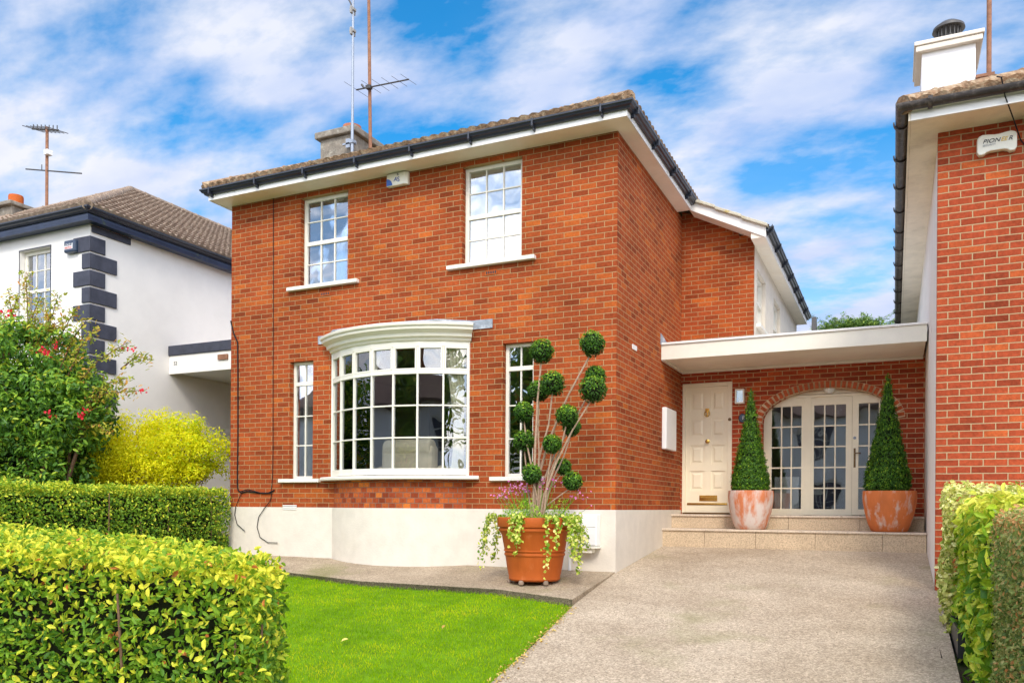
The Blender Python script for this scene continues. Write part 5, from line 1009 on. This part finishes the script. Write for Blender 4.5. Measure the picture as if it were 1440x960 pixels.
P, d = clusters(ell(30, (-4.3, 44, 8.2), (.9, .6, .7), .3), 60, .3); leaves('crown', P, d, .12, 'leaf_conifer', con2, aspect=.5, simple=True); q = MB(); q.tube([(-4.3, 44, -.6), (-4.3, 44, 8.2)], .12, 8); q.build('trunk', 'bark', con2)

# ================================================================== ACROSS THE ROAD (seen mirrored in the windows)
def across(x0, x1, y1, ze_, wall_m, label, wins):
    op = thing('white_house' if wall_m == 'render_white' else 'brick_house', ((x0 + x1) / 2, y1, -1.6), label, 'house')
    b = MB(); b.wall('y', y1, y1 - .3, x0, x1, -1.65, ze_, wins); b.wall('x', x1, x1 - .3, y1 - 9, y1 - .3, -1.65, ze_); b.wall('x', x0, x0 + .3, y1 - 9, y1 - .3, -1.65, ze_); b.build('wall', wall_m, op)
    a0, a1, c0, c1, hh = x0 - .5, x1 + .5, y1 - 9.5, y1 + .5, 2.6; ym = (c0 + c1) / 2
    b = MB(); b.add([(a0, c1, ze_), (a1, c1, ze_), (a1, c0, ze_), (a0, c0, ze_), (a0 + 4.2, ym, ze_ + hh), (a1 - 4.2, ym, ze_ + hh), (a0, c1, ze_ - .2), (a1, c1, ze_ - .2), (a1, c0, ze_ - .2), (a0, c0, ze_ - .2)], [(0, 1, 5, 4), (1, 2, 5), (2, 3, 4, 5), (3, 0, 4), (0, 6, 7, 1), (1, 7, 8, 2), (2, 8, 9, 3), (3, 9, 6, 0), (6, 9, 8, 7)]); rf = b.build('roof', 'opposite_roof', op)
    b = MB(); b.box(x1 - 3.6, x1 - 2.6, ym, ym + .9, ze_ + 1, ze_ + 4.2); b.box(x1 - 3.7, x1 - 2.5, ym - .1, ym + 1, ze_ + 4.2, ze_ + 4.35); b.build('chimney', 'brick', rf)
    for (xa, xb, za_, zb_) in wins:
        q = MB(); y_ = y1 - .12; q.box(xa, xb, y_, y_ + .05, za_, za_ + .1); q.box(xa, xb, y_, y_ + .05, zb_ - .1, zb_); nn = 5
        for i in range(nn + 1): q.box(xa + i * (xb - xa - .05) / nn, xa + i * (xb - xa - .05) / nn + .05, y_, y_ + .05, za_ + .1, zb_ - .1)
        for i in range(1, 4): q.box(xa, xb, y_ + .01, y_ + .04, za_ + (zb_ - za_) * i / 4 - .02, za_ + (zb_ - za_) * i / 4 + .02)
        w = q.build('window', 'frame_cream', op); MB().box(xa, xb, y_ - .05, y_ - .03, za_, zb_).build('glass', 'plastic_navy', w)
across(-31, -18, -14, 5.0, 'render_white', 'white two storey house across the road, mirrored in the middle bay panes', [(-21.5, -19.3, 2.6, 4.4), (-26.5, -24.3, 2.6, 4.4), (-21.5, -19.3, -.8, 1.4)])
across(-5.5, 3.5, -15, 4.8, 'render_white', 'white house across the road, mirrored in the French windows and right bay panes', [(-4.4, -2.8, 2.4, 4.0), (.5, 2.1, 2.4, 4.0), (-4.4, -2.4, -.9, 1.2)])
def big_tree(x, y, h, r_, label, n=140):
    t = thing('broadleaf_tree', (x, y, -1.6), label, 'tree'); c = ell(n, (x, y, -1.6 + h * .62), (r_, r_, h * .40), .4); P, d = clusters(c, 70, r_ * .26); leaves('crown', P, d + [0, 0, .3], .32, 'leaf_tree', t, aspect=.6, simple=True)
    q = MB(); q.tube([(x, y, -1.65), (x + .1, y, h * .3), (x, y, h * .6)], [.35, .25, .12], 8)
    for i in range(7): q.tube([(x, y, h * .25 + i * .3), tuple(c[i * 7])], [.12, .04], 6)
    q.build('trunk', 'bark', t)
big_tree(-10.2, -13, 10, 2.8, 'leafy tree across the road between the two mirrored white houses')
big_tree(-14.6, -14.5, 10.5, 2.7, 'leafy tree across the road beside the larger mirrored house'); big_tree(7.6, -12, 10.5, 3.6, 'leafy tree across the road beyond the right end of the mirrored houses')
big_tree(-17.6, -25, 15.5, 3.0, 'tall tree behind the larger mirrored house, its top showing in the right upstairs window'); big_tree(-38, -12, 9.5, 4, 'leafy tree at the far left across the road, mirrored in the left bay panes')

for o in bpy.data.objects:
    if '_o' in o: del o['_o']
